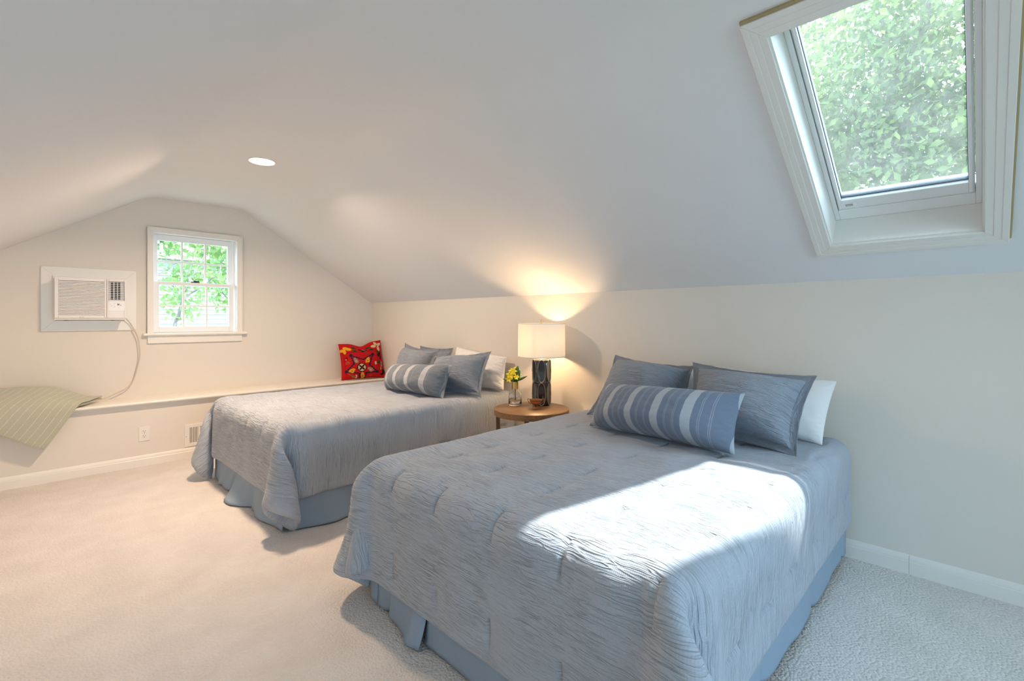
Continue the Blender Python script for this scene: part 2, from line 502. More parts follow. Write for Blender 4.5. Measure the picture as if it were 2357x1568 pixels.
b.box(WX0, WX1, YF - .002, YF + .138, WZ1 - .002, WZ1 + .006); b.box(WX0, WX1, YF + .04, YF + .16, WZ0 - .006, WZ0 + .002)
b.build('jamb', M['white'], w1)
MB().box(WX1 - .018, WX1, YF + .072, YF + .084, WZ0, WZ1).box(WX0, WX0 + .01, YF + .072, YF + .084, WZ0, WZ1).build('parting_stop', M['white'], w1)
def sash(name, x0, x1, z0, z1, y0, y1, gx0, gx1, gz0, gz1):
    b = MB()
    b.box(x0, gx0, y0, y1, z0, z1).box(gx1, x1, y0, y1, z0, z1).box(gx0, gx1, y0, y1, z0, gz0).box(gx0, gx1, y0, y1, gz1, z1)
    s = b.build(name, M['white'], w1, bevel=.003)
    ym = (y0 + y1) / 2
    for k in (1, 2):
        x = gx0 + (gx1 - gx0) * k / 3
        MB().box(x - .0078, x + .0078, ym - .009, ym + .009, gz0, gz1).build('muntin', M['white'], s, bevel=.002)
    zm = (gz0 + gz1) / 2
    MB().box(gx0, gx1, ym - .0085, ym + .0085, zm - .0075, zm + .0075).build('muntin', M['white'], s, bevel=.002)
    for i in range(3):
        for j in range(2):
            xa = gx0 + (gx1 - gx0) * i / 3; xb = gx0 + (gx1 - gx0) * (i + 1) / 3
            za = gz0 + (gz1 - gz0) * j / 2; zb = gz0 + (gz1 - gz0) * (j + 1) / 2
            MB().quad((xa, ym, za), (xb, ym, za), (xb, ym, zb), (xa, ym, zb)).build('pane', M['pane'], s, raw=True)
    return s
sash('lower_sash', WX0 + .002, 1.454, WZ0 + .003, 1.548, YF + .03, YF + .066, 0.857, 1.414, 1.139, 1.518)
sash('upper_sash', WX0 + .002, 1.454, 1.516, WZ1 - .004, YF + .078, YF + .112, 0.852, 1.415, 1.547, 1.922)
b = MB(); b.box(1.10, 1.17, YF + .032, YF + .062, 1.548, 1.555).lathe([(0.0, 1.570), (.014, 1.568), (.016, 1.555), (0.016, 1.548)], 1.135, YF + .047, 12)
b.box(1.13, 1.165, YF + .028, YF + .036, 1.556, 1.566)
b.build('sash_lock', M['lock'], w1)
portal('window_1_daylight', (WX1 - WX0, WZ1 - WZ0), ((WX0 + WX1) / 2, YF + .02, (WZ0 + WZ1) / 2), (0, -1, 0))

# ------------------------------------------------------------------ window_2 (skylight)
w2 = empty('window_2', tuple(SK(.25, .305, 0))); tag(w2, 'white framed roof window in the sloped ceiling above the near bed', 'window', kind='structure')
OY0, OY1, OS0, OS1 = -.078, .576, .226, 1.482
# stepped casing: three bands, thicker towards the outside
def sk_board(side, i0, i1, d0, name='casing'):
    """mitred ring board between insets i0 and i1 measured outwards from the opening"""
    def R(i):
        fy = i / .073
        return (SY0 - .0755 * fy, SY1 + .0735 * fy, SS0 - .0785 * fy, SS1 + .0795 * fy)
    a = R(i0); o = R(i1)
    P = {'left': [(a[1], a[2]), (o[1], o[2]), (o[1], o[3]), (a[1], a[3])], 'right': [(a[0], a[2]), (a[0], a[3]), (o[0], o[3]), (o[0], o[2])],
         'top': [(a[0], a[3]), (a[1], a[3]), (o[1], o[3]), (o[0], o[3])], 'bottom': [(a[0], a[2]), (o[0], o[2]), (o[1], o[2]), (a[1], a[2])]}[side]
    b = MB(); b.prism(P, lambda y, s: tuple(SK(y, s, -d0)), lambda y, s: tuple(SK(y, s, .004)))
    return b.build(name, M['trim'], w2, bevel=.002)
for side in ('left', 'right', 'top', 'bottom'):
    sk_board(side, .052, .073, .021, 'back_band')
    sk_board(side, .030, .0525, .0195)
    sk_board(side, .006, .0305, .018)
# raw filler strip on top; right strip paints a gap's shadow in brown
MB(SK).box(OY0 - .004, OY1, OS1, OS1 + .008, -.014, .0).build('filler_and_shadow_strip', M['bare_and_gap'], w2)
MB(SK).box(OY0 - .007, OY0, OS0 + .02, OS1, -.014, .0).build('filler_and_shadow_strip', M['bare_and_gap'], w2)
# well boards
t = .012; WD = .135
MB(SK).box(SY1, SY1 + t, SS0 - t, SS1 + t, -.006, .30).build('well_board', M['trim'], w2)
MB(SK).box(SY0 - t, SY0, SS0 - t, SS1 + t, -.006, .30).build('well_board', M['trim'], w2)
MB(SK).box(SY0, SY1, SS0 - t, SS0, -.006, .30).build('well_board', M['trim'], w2)
MB(SK).box(SY0, SY1, SS1, SS1 + t, -.006, .30).build('well_board', M['trim'], w2)
# fixed frame
def ring(name, y0, y1, s0, s1, wy, ws0, ws1, d0, d1, material, bevel=.003):
    b = MB(SK)
    b.box(y0, y0 + wy, s0, s1, d0, d1).box(y1 - wy, y1, s0, s1, d0, d1).box(y0 + wy, y1 - wy, s0, s0 + ws0, d0, d1).box(y0 + wy, y1 - wy, s1 - ws1, s1, d0, d1)
    return b.build(name, material, w2, bevel=bevel)
ring('frame', SY0, SY1, SS0, SS1, .019, .062, .02, .135, .20, M['white'])
ring('track', SY0 + .021, SY1 - .021, SS0 + .062, SS1 - .022, .010, .006, .01, .142, .20, M['white'])
ring('sash', SY0 + .026, SY1 - .026, SS0 + .074, SS1 - .03, .013, .056, .05, .133, .19, M['white'])
ring('gasket', SY0 + .038, SY1 - .038, SS0 + .128, SS1 - .078, .003, .006, .004, .152, .17, M['gasket'], 0)
MB(SK).box(SY0 + .04, SY1 - .04, SS0 + .13, SS1 - .08, .158, .162).build('pane', M['dusty'], w2)
# maker's plate on the sash
plate = MB(SK).box(.405, .465, SS0 + .088, SS0 + .112, .130, .134).build('maker_plate', M['white'], w2)
MB(SK).box(.421, .449, SS0 + .094, SS0 + .107, .1290, .1305).build('logo_box', M['grey_print'], plate)
def text_part(name, body, size, T, material, parent, depth=.0004):
    cu = bpy.data.curves.new(name, 'FONT'); cu.body = body; cu.size = size; cu.align_x = 'CENTER'; cu.align_y = 'CENTER'; cu.extrude = depth
    ob = bpy.data.objects.new(name, cu); col.objects.link(ob)
    dg = bpy.context.evaluated_depsgraph_get()
    me = bpy.data.meshes.new_from_object(ob.evaluated_get(dg))
    bpy.data.objects.remove(ob)
    me.name = name
    me.transform(T)
    o = link(name, me, None, parent)
    me.materials.clear(); me.materials.append(material)
    return o
# text plane axes: reading direction runs towards -Y (to the right seen from the room), up the slope
T = Matrix(((0, SU.x, -SN.x, 0), (-1, SU.y, -SN.y, 0), (0, SU.z, -SN.z, 0), (0, 0, 0, 1)))
T.translation = SK(.435, SS0 + .1005, .1286)
text_part('lettering', 'VELUX', .0085, T, M['white'], plate)
portal('window_2_daylight', (.42, .96), tuple(SK(.25, .86, .14)), tuple(-SN), 'X')
# roof outside the skylight keeps the well closed
# ------------------------------------------------------------------ window_3 behind the camera
w3 = empty('window_3', ((BW[0] + BW[1]) / 2, YB, BW[2])); tag(w3, 'wide window in the wall behind the camera', 'window', kind='structure')
b = MB()
for x in (BW[0], (BW[0] + BW[1]) / 2 - .03, BW[1] - .06): b.box(x, x + .06, YB - .12, YB - .06, BW[2], BW[3])
for z in (BW[2], (BW[2] + BW[3]) / 2 - .02, BW[3] - .06): b.box(BW[0], BW[1], YB - .12, YB - .06, z, z + .06)
b.build('frame', M['white'], w3)
MB().box(BW[0], BW[1], YB - .095, YB - .09, BW[2], BW[3]).build('pane', M['pane'], w3)
portal('window_3_daylight', (BW[1] - BW[0], BW[3] - BW[2]), ((BW[0] + BW[1]) / 2, YB - .02, (BW[2] + BW[3]) / 2), (0, 1, 0))

# ================================================================== WALL FIXTURES
# recessed ceiling light
RLX, RLY = 1.149, 3.528
rl = empty('recessed_light', (RLX, RLY, ZC)); tag(rl, 'round recessed downlight glowing in the flat centre ceiling', 'ceiling light')
MB().lathe([(.079, ZC - .001), (.078, ZC - .005), (.083, ZC - .007), (.090, ZC - .004), (.092, ZC + .001)], RLX, RLY, 48).build('trim_ring', M['trim'], rl, smooth=True)
m = bpy.data.materials.new('light_lens'); m.use_nodes = True
bsdf(m).inputs['Base Color'].default_value = (1, .97, .92, 1)
bsdf(m).inputs['Emission Color'].default_value = (1, .86, .68, 1); bsdf(m).inputs['Emission Strength'].default_value = 9.0
MB().lathe([(0.0, ZC - .0035), (.05, ZC - .0035), (.079, ZC - .002)], RLX, RLY, 48).build('lens', m, rl, smooth=True)
d = bpy.data.lights.new('recessed_light_lamp', 'AREA'); d.shape = 'DISK'; d.size = .15; d.spread = math.radians(158); d.energy = CEILING_LIGHT_WATTS; d.color = (1.0, .71, .48)
o = bpy.data.objects.new('recessed_light_lamp', d); col.objects.link(o); o.location = (RLX, RLY, ZC - .012)

# air conditioner and its surround
tr = empty('trim_2', (.39, YF, 1.11)); tag(tr, 'flat white mitred boards framing the wall air conditioner', kind='structure')
for s_ in ('left', 'right', 'top', 'bottom'):
    mitre_board(tr, 'board', .097, .688, 1.111, 1.621, .085, s_, YF - .015, YF, M['trim_cream'], bottom_square=False, bevel=.0015)
AX0, AX1, AZ0, AZ1, AY = .170, .602, 1.200, 1.534, 5.095
ac = empty('air_conditioner', ((AX0 + AX1) / 2, YF, AZ0)); tag(ac, 'white through-wall air conditioner with louvred front and trailing cord', 'air conditioner')
MB().box(AX0 + .006, AX1 - .006, AY + .02, YF + .0, AZ0 + .004, AZ1 - .004).build('cabinet', M['appliance'], ac, bevel=.004)
MB().box(AX0 - .004, AX0 + .36, YF - .03, YF - .001, AZ1 - .01, AZ1 + .022).build('filler_board', M['trim_cream'], ac)
xs_ = .479      # split between grille and right-hand column
b = MB()        # front panel with openings for grille and outlet
gx0, gx1, gz0, gz1 = AX0 + .022, xs_ - .014, AZ0 + .030, AZ1 - .026
px0, px1, pz0, pz1 = xs_ + .014, AX1 - .012, 1.366, AZ1 - .022
y0_, y1_ = AY, AY + .024
b.box(AX0, gx0, y0_, y1_, AZ0 + .014, AZ1).box(gx1, xs_ - .001, y0_, y1_, AZ0 + .014, AZ1)
b.box(gx0, gx1, y0_, y1_, AZ0 + .014, gz0).box(gx0, gx1, y0_, y1_, gz1, AZ1)
b.build('front_panel', M['appliance'], ac, bevel=.003)
b = MB()
b.box(xs_ + .001, px0, y0_, y1_, AZ0 + .014, AZ1).box(px1, AX1, y0_, y1_, AZ0 + .014, AZ1)
b.box(px0, px1, y0_, y1_, AZ0 + .014, pz0).box(px0, px1, y0_, y1_, pz1, AZ1)
side = b.build('side_panel', M['appliance'], ac, bevel=.003)
MB().box(gx0, gx1, y1_ - .004, y1_, gz0, gz1).build('grille_back', M['brown_dark'], ac)
nl = 24
for k in range(nl):
    z = gz0 + (gz1 - gz0) * (k + .5) / nl; h = (gz1 - gz0) / nl
    b = MB(); b.prism([(y0_ + .001, z - h * .46), (y0_ + .004, z - h * .46 - .001), (y0_ + .018, z + h * .30), (y0_ + .014, z + h * .40), (y0_ + .001, z + h * .20)],
                      lambda y, z: (gx0, y, z), lambda y, z: (gx1, y, z))
    b.build('louver', M['appliance'], ac)
MB().box(px0, px1, y1_ - .002, y1_, pz0, pz1).build('outlet_back', M['dark'], ac)
b = MB()
for x in (px0 + .014, px0 + .038, px0 + .060): b.box(x, x + .014, y1_ - .008, y1_ - .003, pz0, pz1)
b.build('vertical_vanes', M['dark'], ac)
for k in range(10):
    z = pz0 + (pz1 - pz0) * (k + .55) / 10
    MB().box(px0, px1, y0_ + .004, y0_ + .012, z - .0014, z + .0014).build('vane', M['appliance'], ac)
b = MB(); bx0, bx1, bz0, bz1 = px0 - .004, px1 + .004, pz0 - .006, pz1 + .006
b.box(bx0, bx0 + .003, y0_ - .001, y0_, bz0, bz1).box(bx1 - .003, bx1, y0_ - .001, y0_, bz0, bz1).box(bx0, bx1, y0_ - .001, y0_, bz0, bz0 + .003).box(bx0, bx1, y0_ - .001, y0_, bz1 - .003, bz1)
b.build('outlet_bezel', M['grey_print'], ac)
cp = MB().box(px0 - .002, px1 + .002, y0_ - .002, y0_ + .001, 1.272, 1.350).build('control_panel', M['white'], ac, bevel=.001)
MB().box(xs_ + .066, xs_ + .080, y0_ - .003, y0_ - .001, 1.320, 1.334).build('display', M['amber'], cp)
MB().box(xs_ + .086, xs_ + .091, y0_ - .003, y0_ - .001, 1.319, 1.325).build('sensor', M['dark'], cp)
for (x, z) in ((.022, 1.325), (.030, 1.315), (.046, 1.335), (.053, 1.335), (.046, 1.322), (.046, 1.309), (.053, 1.309), (.074, 1.298)):
    MB().box(xs_ + x - .003, xs_ + x + .003, y0_ - .0025, y0_ - .001, z - .0012, z + .0012).build('button_mark', M['grey_print'], cp)
MB().box(AX0, AX1, AY + .004, AY + .03, AZ0, AZ0 + .012).build('lower_rail', M['appliance'], ac, bevel=.002)
for x in (AX0 + .05, AX0 + .33): MB().lathe([(0, AZ0 - .006), (.018, AZ0 - .004), (.02, AZ0 + .002)], x + .02, AY + .05, 12).build('foot', M['dark'], ac)
MB().box(AX0 + .005, AX1 - .005, AY + .010, AY + .03, AZ0 - .003, AZ0 + .0005).build('gasket_line', M['dark'], ac)
logo = MB(lambda x, y, z: (x, AY + .0, z))
b = MB(lambda a, c_, d_: (AX0 + .148 + a, AY - .0004 + d_, AZ0 + .021 + c_)); 
b.lathe([(.0024, 0), (.0040, 0), (.0040, .0004), (.0024, .0004)], 0, 0, 20, close=True)
b.build('logo_ring', M['grey_print'], ac)
T = Matrix(((1, 0, 0, AX0 + .1625), (0, 0, -1, AY - .0003), (0, 1, 0, AZ0 + .021), (0, 0, 0, 1)))
text_part('lettering', 'LG', .011, T, M['grey_print'], ac)
cpts = [(AX1 - .01, 5.16, 1.226), (.612, 5.19, 1.212), (.640, 5.20, 1.175), (.672, 5.205, 1.11), (.697, 5.205, 1.04), (.706, 5.205, .96), (.708, 5.205, .88), (.690, 5.205, .78),
        (.672, 5.205, .705), (.645, 5.205, .645), (.600, 5.205, .605), (.545, 5.205, .578), (.49, 5.20, .552), (.43, 5.19, .541), (.36, 5.17, .5395)]
def smooth_path(pts, n=6):
    P = np.array(pts, float); return [tuple(p) for p in cr_matrix(len(P), (len(P) - 1) * n + 1) @ P]
MB().tube(smooth_path(cpts), .0042, 8).build('power_cord', M['cord'], ac, smooth=True)

# duplex outlet
ou = empty('wall_outlet', (.6995, YLEDGE, .204)); tag(ou, 'white duplex wall outlet below the ledge, near the vent', 'outlet')
MB().box(.663, .736, YLEDGE - .006, YLEDGE, .204, .322).build('cover_plate', M['trim'], ou, bevel=.003)
for zc in (.283, .243):
    b = MB(lambda a, c_, d_: (.6995 + a, YLEDGE - .006 + d_, zc + c_)); b.lathe([(0, -.003), (.0165, -.003), (.0172, 0.0)], 0, 0, 24)
    r = b.build('receptacle', M['appliance'], ou)
    b = MB(); b.box(.6915, .6938, YLEDGE - .0098, YLEDGE - .0085, zc, zc + .009).box(.7052, .7075, YLEDGE - .0098, YLEDGE - .0085, zc + .001, zc + .008)
    b.box(.697, .702, YLEDGE - .0098, YLEDGE - .0085, zc - .010, zc - .005); b.build('slots', M['dark'], r)
MB(lambda a, c_, d_: (.6995 + a, YLEDGE - .006 + d_, .263 + c_)).lathe([(0, -.0015), (.003, -.001), (.0034, 0)], 0, 0, 12).build('screw', M['grey_print'], ou)

# air register
VX0, VX1, VZ0, VZ1 = .979, 1.335, .099, .291
ar = empty('air_register', (1.157, YLEDGE, VZ0)); tag(ar, 'white metal air register low on the ledge wall, half hidden by the far bed', 'vent')
fx = [VX0 + .033, VX0 + .100, VX0 + .115, VX1 - .115, VX1 - .100, VX1 - .033]
b = MB(); y0_, y1_ = YLEDGE - .008, YLEDGE
b.box(VX0, fx[0], y0_, y1_, VZ0, VZ1).box(fx[5], VX1, y0_, y1_, VZ0, VZ1).box(fx[0], fx[5], y0_, y1_, VZ0, VZ0 + .03).box(fx[0], fx[5], y0_, y1_, VZ1 - .03, VZ1)
b.box(fx[1], fx[2], y0_, y1_, VZ0 + .03, VZ1 - .03).box(fx[3], fx[4], y0_, y1_, VZ0 + .03, VZ1 - .03)
b.build('frame', M['trim'], ar, bevel=.002)
MB().box(fx[0], fx[5], YLEDGE - .002, YLEDGE - .0005, VZ0 + .03, VZ1 - .03).build('duct_back', M['brown_dark'], ar)
for (a, c_) in ((fx[0], fx[1]), (fx[4], fx[5])):
    for k in range(6):
        x = a + (c_ - a) * (k + .08) / 5.6
        MB().box(x - .003, x + .0035, y0_ + .001, y0_ + .005, VZ0 + .03, VZ1 - .03).build('fin', M['trim'], ar)
for k in range(9):
    z = VZ0 + .034 + k * .0145
    MB().box(fx[2], fx[3], y0_ + .001, y0_ + .005, z, z + .0075).build('louver', M['trim'], ar)
MB(lambda a, c_, d_: (VX0 + .012 + a, y0_ + d_, .188 + c_)).lathe([(0, -.002), (.004, -.001), (.0045, 0)], 0, 0, 10).build('screw', M['grey_print'], ar)

# ================================================================== BEDS
BED_T = 0.575
def bed(name, ya, yb, xf, label, flare):
    """box spring and mattress hidden by a three-sided skirt; ya near side, yb far side, xf foot"""
    root = empty(name, ((xf + XR) / 2, (ya + yb) / 2, 0)); tag(root, label, 'bed', 'two matching beds')
    MB().box(xf + .02, XR - .02, ya + .02, yb - .02, .18, .36).build('box_spring', M['mattress'], root, bevel=.02)
    MB().box(xf + .02, XR - .02, ya + .02, yb - .02, .365, BED_T).build('mattress', M['mattress'], root, bevel=.05, segs=4)
    for x in (xf + .10, XR - .14):
        for y in (ya + .10, yb - .10):
            MB().prism([(x - .025, y - .025), (x + .025, y - .025), (x + .025, y + .025), (x - .025, y + .025)],
                       lambda a, c_: (a, c_, 0.0), lambda a, c_: (a, c_, .18)).build('leg', M['bedleg'], root, bevel=.004)
    def panel(p0, p1, nrm, seed, amp, fl, zend, pleats=()):
        p0 = np.array(p0); p1 = np.array(p1); nrm = np.array(nrm)
        Ln = np.linalg.norm(p1 - p0); nu = int(Ln / .018); nv = 26
        u = np.linspace(0, 1, nu)[:, None]; v = np.linspace(0, 1, nv)[None, :]
        wav = pnoise(u * Ln * 4.5 + seed, v * .8 + seed * 1.7, seed) + .5 * pnoise(u * Ln * 10, v * 1.2 + 3.1, seed + 5)
        off = .004 + amp * wav * v ** 1.6 + fl(u * Ln, Ln) * v ** 3.2
        for (c0, w, dep) in pleats:
            off = off + dep * np.exp(-((u * Ln - c0) / w) ** 2) * v ** 1.5
        z = .345 * (1 - v) + v * (zend(u * Ln, Ln) + .006 * wav)
        P = p0[None, None] + (p1 - p0)[None, None] * u[..., None] + np.zeros((nu, nv, 3))
        P = P + nrm[None, None] * off[..., None]
        P[..., 2] = np.maximum(z, .006)
        uv = np.stack([u * Ln + 0 * v, .34 * v + 0 * u], -1)
        N = grid_normals(P); N *= np.sign((N * nrm).sum(-1).mean())
        me = shell_mesh('skirt_panel', P + N * .0012, P - N * .0012, uv)
        return link('skirt_panel', me, M['skirt'], root)
    for k, args in enumerate(flare):
        panel(*args)
    return root
zero = lambda s, L: 0 * s
Z = lambda h: (lambda s, L: h + 0 * s)
# near bed
N_YA, N_YB, N_XF = .495, 1.865, 1.045
bed('bed', N_YA, N_YB, N_XF, 'near full-size bed with a pleated blue skirt, right under the skylight', [
    ((XR - .03, N_YA, 0), (N_XF, N_YA, 0), (0, -1, 0), 11, .012, zero, lambda s, L: .022 + .012 * np.sin(s * 7), [(.10, .02, -.02), (.62, .02, -.015), (1.25, .025, -.02)]),
    ((N_XF, N_YA, 0), (N_XF, 1.455, 0), (-1, 0, 0), 12, .014, lambda s, L: .01 + .05 * np.exp(-((s - .1) / .12) ** 2), Z(.012)),
    ((N_XF, 1.445, 0), (N_XF, N_YB - .06, 0), (-1, 0, 0), 13, .016, lambda s, L: .036 * np.exp(-(s / .16) ** 2) + .012, Z(.012), [(.06, .03, .02), (.28, .02, -.02)]),
    ((N_XF, N_YB - .06, 0), (N_XF, N_YB, 0), (-1, 0, 0), 15, .008, zero, Z(.014)),
    ((N_XF, N_YB, 0), (XR - .03, N_YB, 0), (0, 1, 0), 14, .012, zero, Z(.02))])
# far bed
F_YA, F_YB, F_XF = 2.805, 4.175, 1.035
bed('bed', F_YA, F_YB, F_XF, 'far full-size bed along the gable wall, blue skirt puddling on the carpet', [
    ((XR - .03, F_YA, 0), (F_XF + .02, F_YA, 0), (0, -1, 0), 21, .012, lambda s, L: .07 * np.exp(-((s - 1.62) / .16) ** 2), Z(.008), [(1.45, .04, -.02)]),
    ((F_XF, F_YA, 0), (F_XF, 3.62, 0), (-1, 0, 0), 22, .022, lambda s, L: .10 * np.exp(-((s - .72) / .16) ** 2) + .03 * np.exp(-((s - .3) / .12) ** 2) + .012, Z(.008), [(.52, .03, -.02)]),
    ((F_XF + .01, 3.60, 0), (F_XF, F_YB, 0), (-1, 0, 0), 23, .020, lambda s, L: .03 * np.exp(-((s - .2) / .12) ** 2) + .012, Z(.008), [(.12, .02, -.03), (.36, .03, .02)]),
    ((F_XF, F_YB, 0), (XR - .03, F_YB, 0), (0, 1, 0), 24, .012, zero, Z(.01))])

# ------------------------------------------------------------------ comforters: a small cloth solver
GRAV, NIT = 9.8, 22
def drape(x_head, xf, ya, yb, top, over_f, over_a, over_b, seed, steps=260, d=.036):
    Lu = (x_head - xf) + over_f; Lv = (yb - ya) + over_a + over_b
    nu = int(round(Lu / d)) + 1; nv = int(round(Lv / d)) + 1
    du = Lu / (nu - 1); dv = Lv / (nv - 1)
    r = np.random.RandomState(seed)
    U, V = np.meshgrid(np.arange(nu) * du, np.arange(nv) * dv, indexing='ij')
    P = np.stack([x_head - U, ya - over_a + V, np.full_like(U, top + .02)], -1)
    P[..., 2] += r.rand(nu, nv) * .006
    P[..., :2] += (r.rand(nu, nv, 2) - .5) * .004
    vel = np.zeros_like(P)
    R = .11
    # tethers: a hanging point stays within its cloth distance of the bed's edge
    Uc = np.minimum(U, x_head - xf - .02); Vc = np.clip(V, over_a + .02, over_a + (yb - ya) - .02)
    anchor = np.stack([x_head - Uc, ya - over_a + Vc, np.full_like(U, top)], -1)
    reach = np.hypot(U - Uc, V - Vc)[..., None]
    cx0, cx1 = xf + R, 4.5
    cy0, cy1 = ya + R, yb - R
    def stick(A, B, L, k=1.0):
        D = B - A; l = np.linalg.norm(D, axis=-1, keepdims=True); c_ = (.5 * k) * (1 - L / np.maximum(l, 1e-9)) * D
        A += c_; B -= c_
    def soft(P, sl0, sl1, L, k, only_push=False):
        A = P[sl0]; B = P[sl1]
        D = B - A; l = np.linalg.norm(D, axis=-1, keepdims=True)
        q = (1 - L / np.maximum(l, 1e-9))
        if only_push: q = np.minimum(q, 0)
        c_ = k * q * D
        A += c_; B -= c_
    s = slice
    dt = 1 / 60
    for st in range(steps):
        vel[..., 2] -= GRAV * dt
        vel *= .975
        Q = P + vel * dt
        for it in range(NIT):
            for o_ in (0, 1):
                m_ = (nu - o_) // 2; stick(Q[o_:o_ + 2 * m_:2], Q[o_ + 1:o_ + 2 * m_:2], du)
                m_ = (nv - o_) // 2; stick(Q[:, o_:o_ + 2 * m_:2], Q[:, o_ + 1:o_ + 2 * m_:2], dv)
            dg = math.hypot(du, dv)
            soft(Q, (s(None, -1), s(None, -1)), (s(1, None), s(1, None)), dg, .035)
            soft(Q, (s(1, None), s(None, -1)), (s(None, -1), s(1, None)), dg, .035)
            for k_, w in ((2, .035), (3, .012)):
                soft(Q, (s(None, -k_),), (s(k_, None),), du * k_, w, True)
                soft(Q, (s(None), s(None, -k_)), (s(None), s(k_, None)), dv * k_, w, True)
            D = Q - anchor; l = np.linalg.norm(D, axis=-1, keepdims=True)
            Q = np.where((reach > .03) & (l > reach), anchor + D * (reach / np.maximum(l, 1e-9)), Q)
            # rounded slab of the mattress and skirt
            C = np.stack([np.clip(Q[..., 0], cx0, cx1), np.clip(Q[..., 1], cy0, cy1), np.minimum(Q[..., 2], top - R)], -1)
            D = Q - C; l = np.linalg.norm(D, axis=-1)
            hit = l < R
            nrm = D / np.maximum(l, 1e-6)[..., None]
            nrm[l < 1e-6] = (0, 0, 1)
            Q = np.where(hit[..., None], C + nrm * R, Q)
            if it == NIT - 1:
                mv = Q - P
                tang = mv - nrm * (mv * nrm).sum(-1, keepdims=True)
                fr = np.where(hit, np.where(nrm[..., 2] > .8, .75, .35), 0)[..., None]
                Q = Q - tang * fr
            low = Q[..., 2] < .016
            if it == NIT - 1: Q[..., :2] = np.where(low[..., None], P[..., :2] * .7 + Q[..., :2] * .3, Q[..., :2])
            Q[..., 2] = np.maximum(Q[..., 2], .016)
            Q[..., 0] = np.minimum(Q[..., 0], XR - .03)
        vel = (Q - P) / dt
        sp = np.linalg.norm(vel, axis=-1, keepdims=True)
        vel *= np.minimum(1, 2.5 / np.maximum(sp, 1e-6))
        P = Q
    return P, Lu, Lv

def comforter(name, P, Lu, Lv, fu, fv, label, seed, crease=1.0):
    nu, nv = int(Lu / fu) + 1, int(Lv / fv) + 1
    A = cr_matrix(P.shape[0], nu); B = cr_matrix(P.shape[1], nv)
    S = np.einsum('ij,jkl->ikl', A, P); S = np.einsum('ij,kjl->kil', B, S)
    # light smoothing takes out the solver's grid
    for _ in range(6):
        S[1:-1] = .5 * S[1:-1] + .25 * (S[2:] + S[:-2]); S[:, 1:-1] = .5 * S[:, 1:-1] + .25 * (S[:, 2:] + S[:, :-2])
    u = np.linspace(0, Lu, nu)[:, None]; v = np.linspace(0, Lv, nv)[None, :]
    N = grid_normals(S)
    if N[nu // 4, nv // 2, 2] < 0: N = -N
    e = np.minimum(np.minimum(u, Lu - u), np.minimum(v, Lv - v)) + 0 * u * v
    taper = np.sqrt(np.clip(1 - (1 - np.clip(e / .035, 0, 1)) ** 2, 0, 1))
    # long crinkles running across the bed, with wandering spacing
    wu = u + .012 * pnoise(u * 5 + 0 * v, v * 3.2, seed) + .006 * pnoise(u * 9, v * 9, seed + 1)
    def rid(su, sv, sd):
        n = pnoise(wu * su, v * sv + 0 * u, sd); return 1 - np.minimum(np.abs(n) * 4, 1)
    dens = .55 + .9 * pnoise(u * 2.2, v * 1.6, seed + 9)
    cr_ = rid(34, 4.0, seed + 2) * .6 + rid(60, 6.5, seed + 3) * .4
    h = -crease * .0036 * np.clip(dens, .15, 1.2) * cr_
    h += .004 * pnoise(u * 6, v * 4, seed + 4) + .005 * pnoise(u * 2.4, v * 2.2, seed + 6)
    # tufts: short stitched tacks along the length with pulled-in cloth round them
    tuft = np.zeros((nu, nv)); broad = np.zeros((nu, nv))
    sp = .285
    jr = np.random.RandomState(seed)
    for i, uc in enumerate(np.arange(sp * .55, Lu - .1, sp)):
        for j, vc in enumerate(np.arange(sp * .5, Lv - .1, sp)):
            uc = uc + jr.uniform(-.02, .02); vc = vc + jr.uniform(-.015, .015)
            uu = np.maximum(np.abs(u - uc) - .045, 0)
            tuft += np.exp(-(uu / .006) ** 2 - ((v - vc) / .0065) ** 2)
            broad += np.exp(-((u - uc) / .095) ** 2 - ((v - vc) / .075) ** 2)
    h -= .011 * np.minimum(tuft, 1) + .009 * broad
    outer = S + N * ((.020 + h) * taper)[..., None]
    inner = S - N * (.012 * taper)[..., None]
    uv = np.stack([u + 0 * v, v + 0 * u], -1)
    me = shell_mesh(name, outer, inner, uv)
    o = link(name, me, M['comforter'])
    return tag(o, label, 'comforter', 'comforters on the two beds')
P, Lu, Lv = drape(2.86, N_XF - .022, N_YA - .022, N_YB + .022, BED_T + .012, .45, .375, .40, 4)
comforter('comforter', P, Lu, Lv, .0078, .0095, 'slate-blue crinkled comforter on the near bed, part of it in bright sunlight', 31)
P, Lu, Lv = drape(2.86, F_XF - .022, F_YA - .022, F_YB + .022, BED_T + .012, .40, .385, .42, 5)
comforter('comforter', P, Lu, Lv, .010, .012, 'blue-grey crinkled comforter on the far bed beside the ledge', 47)

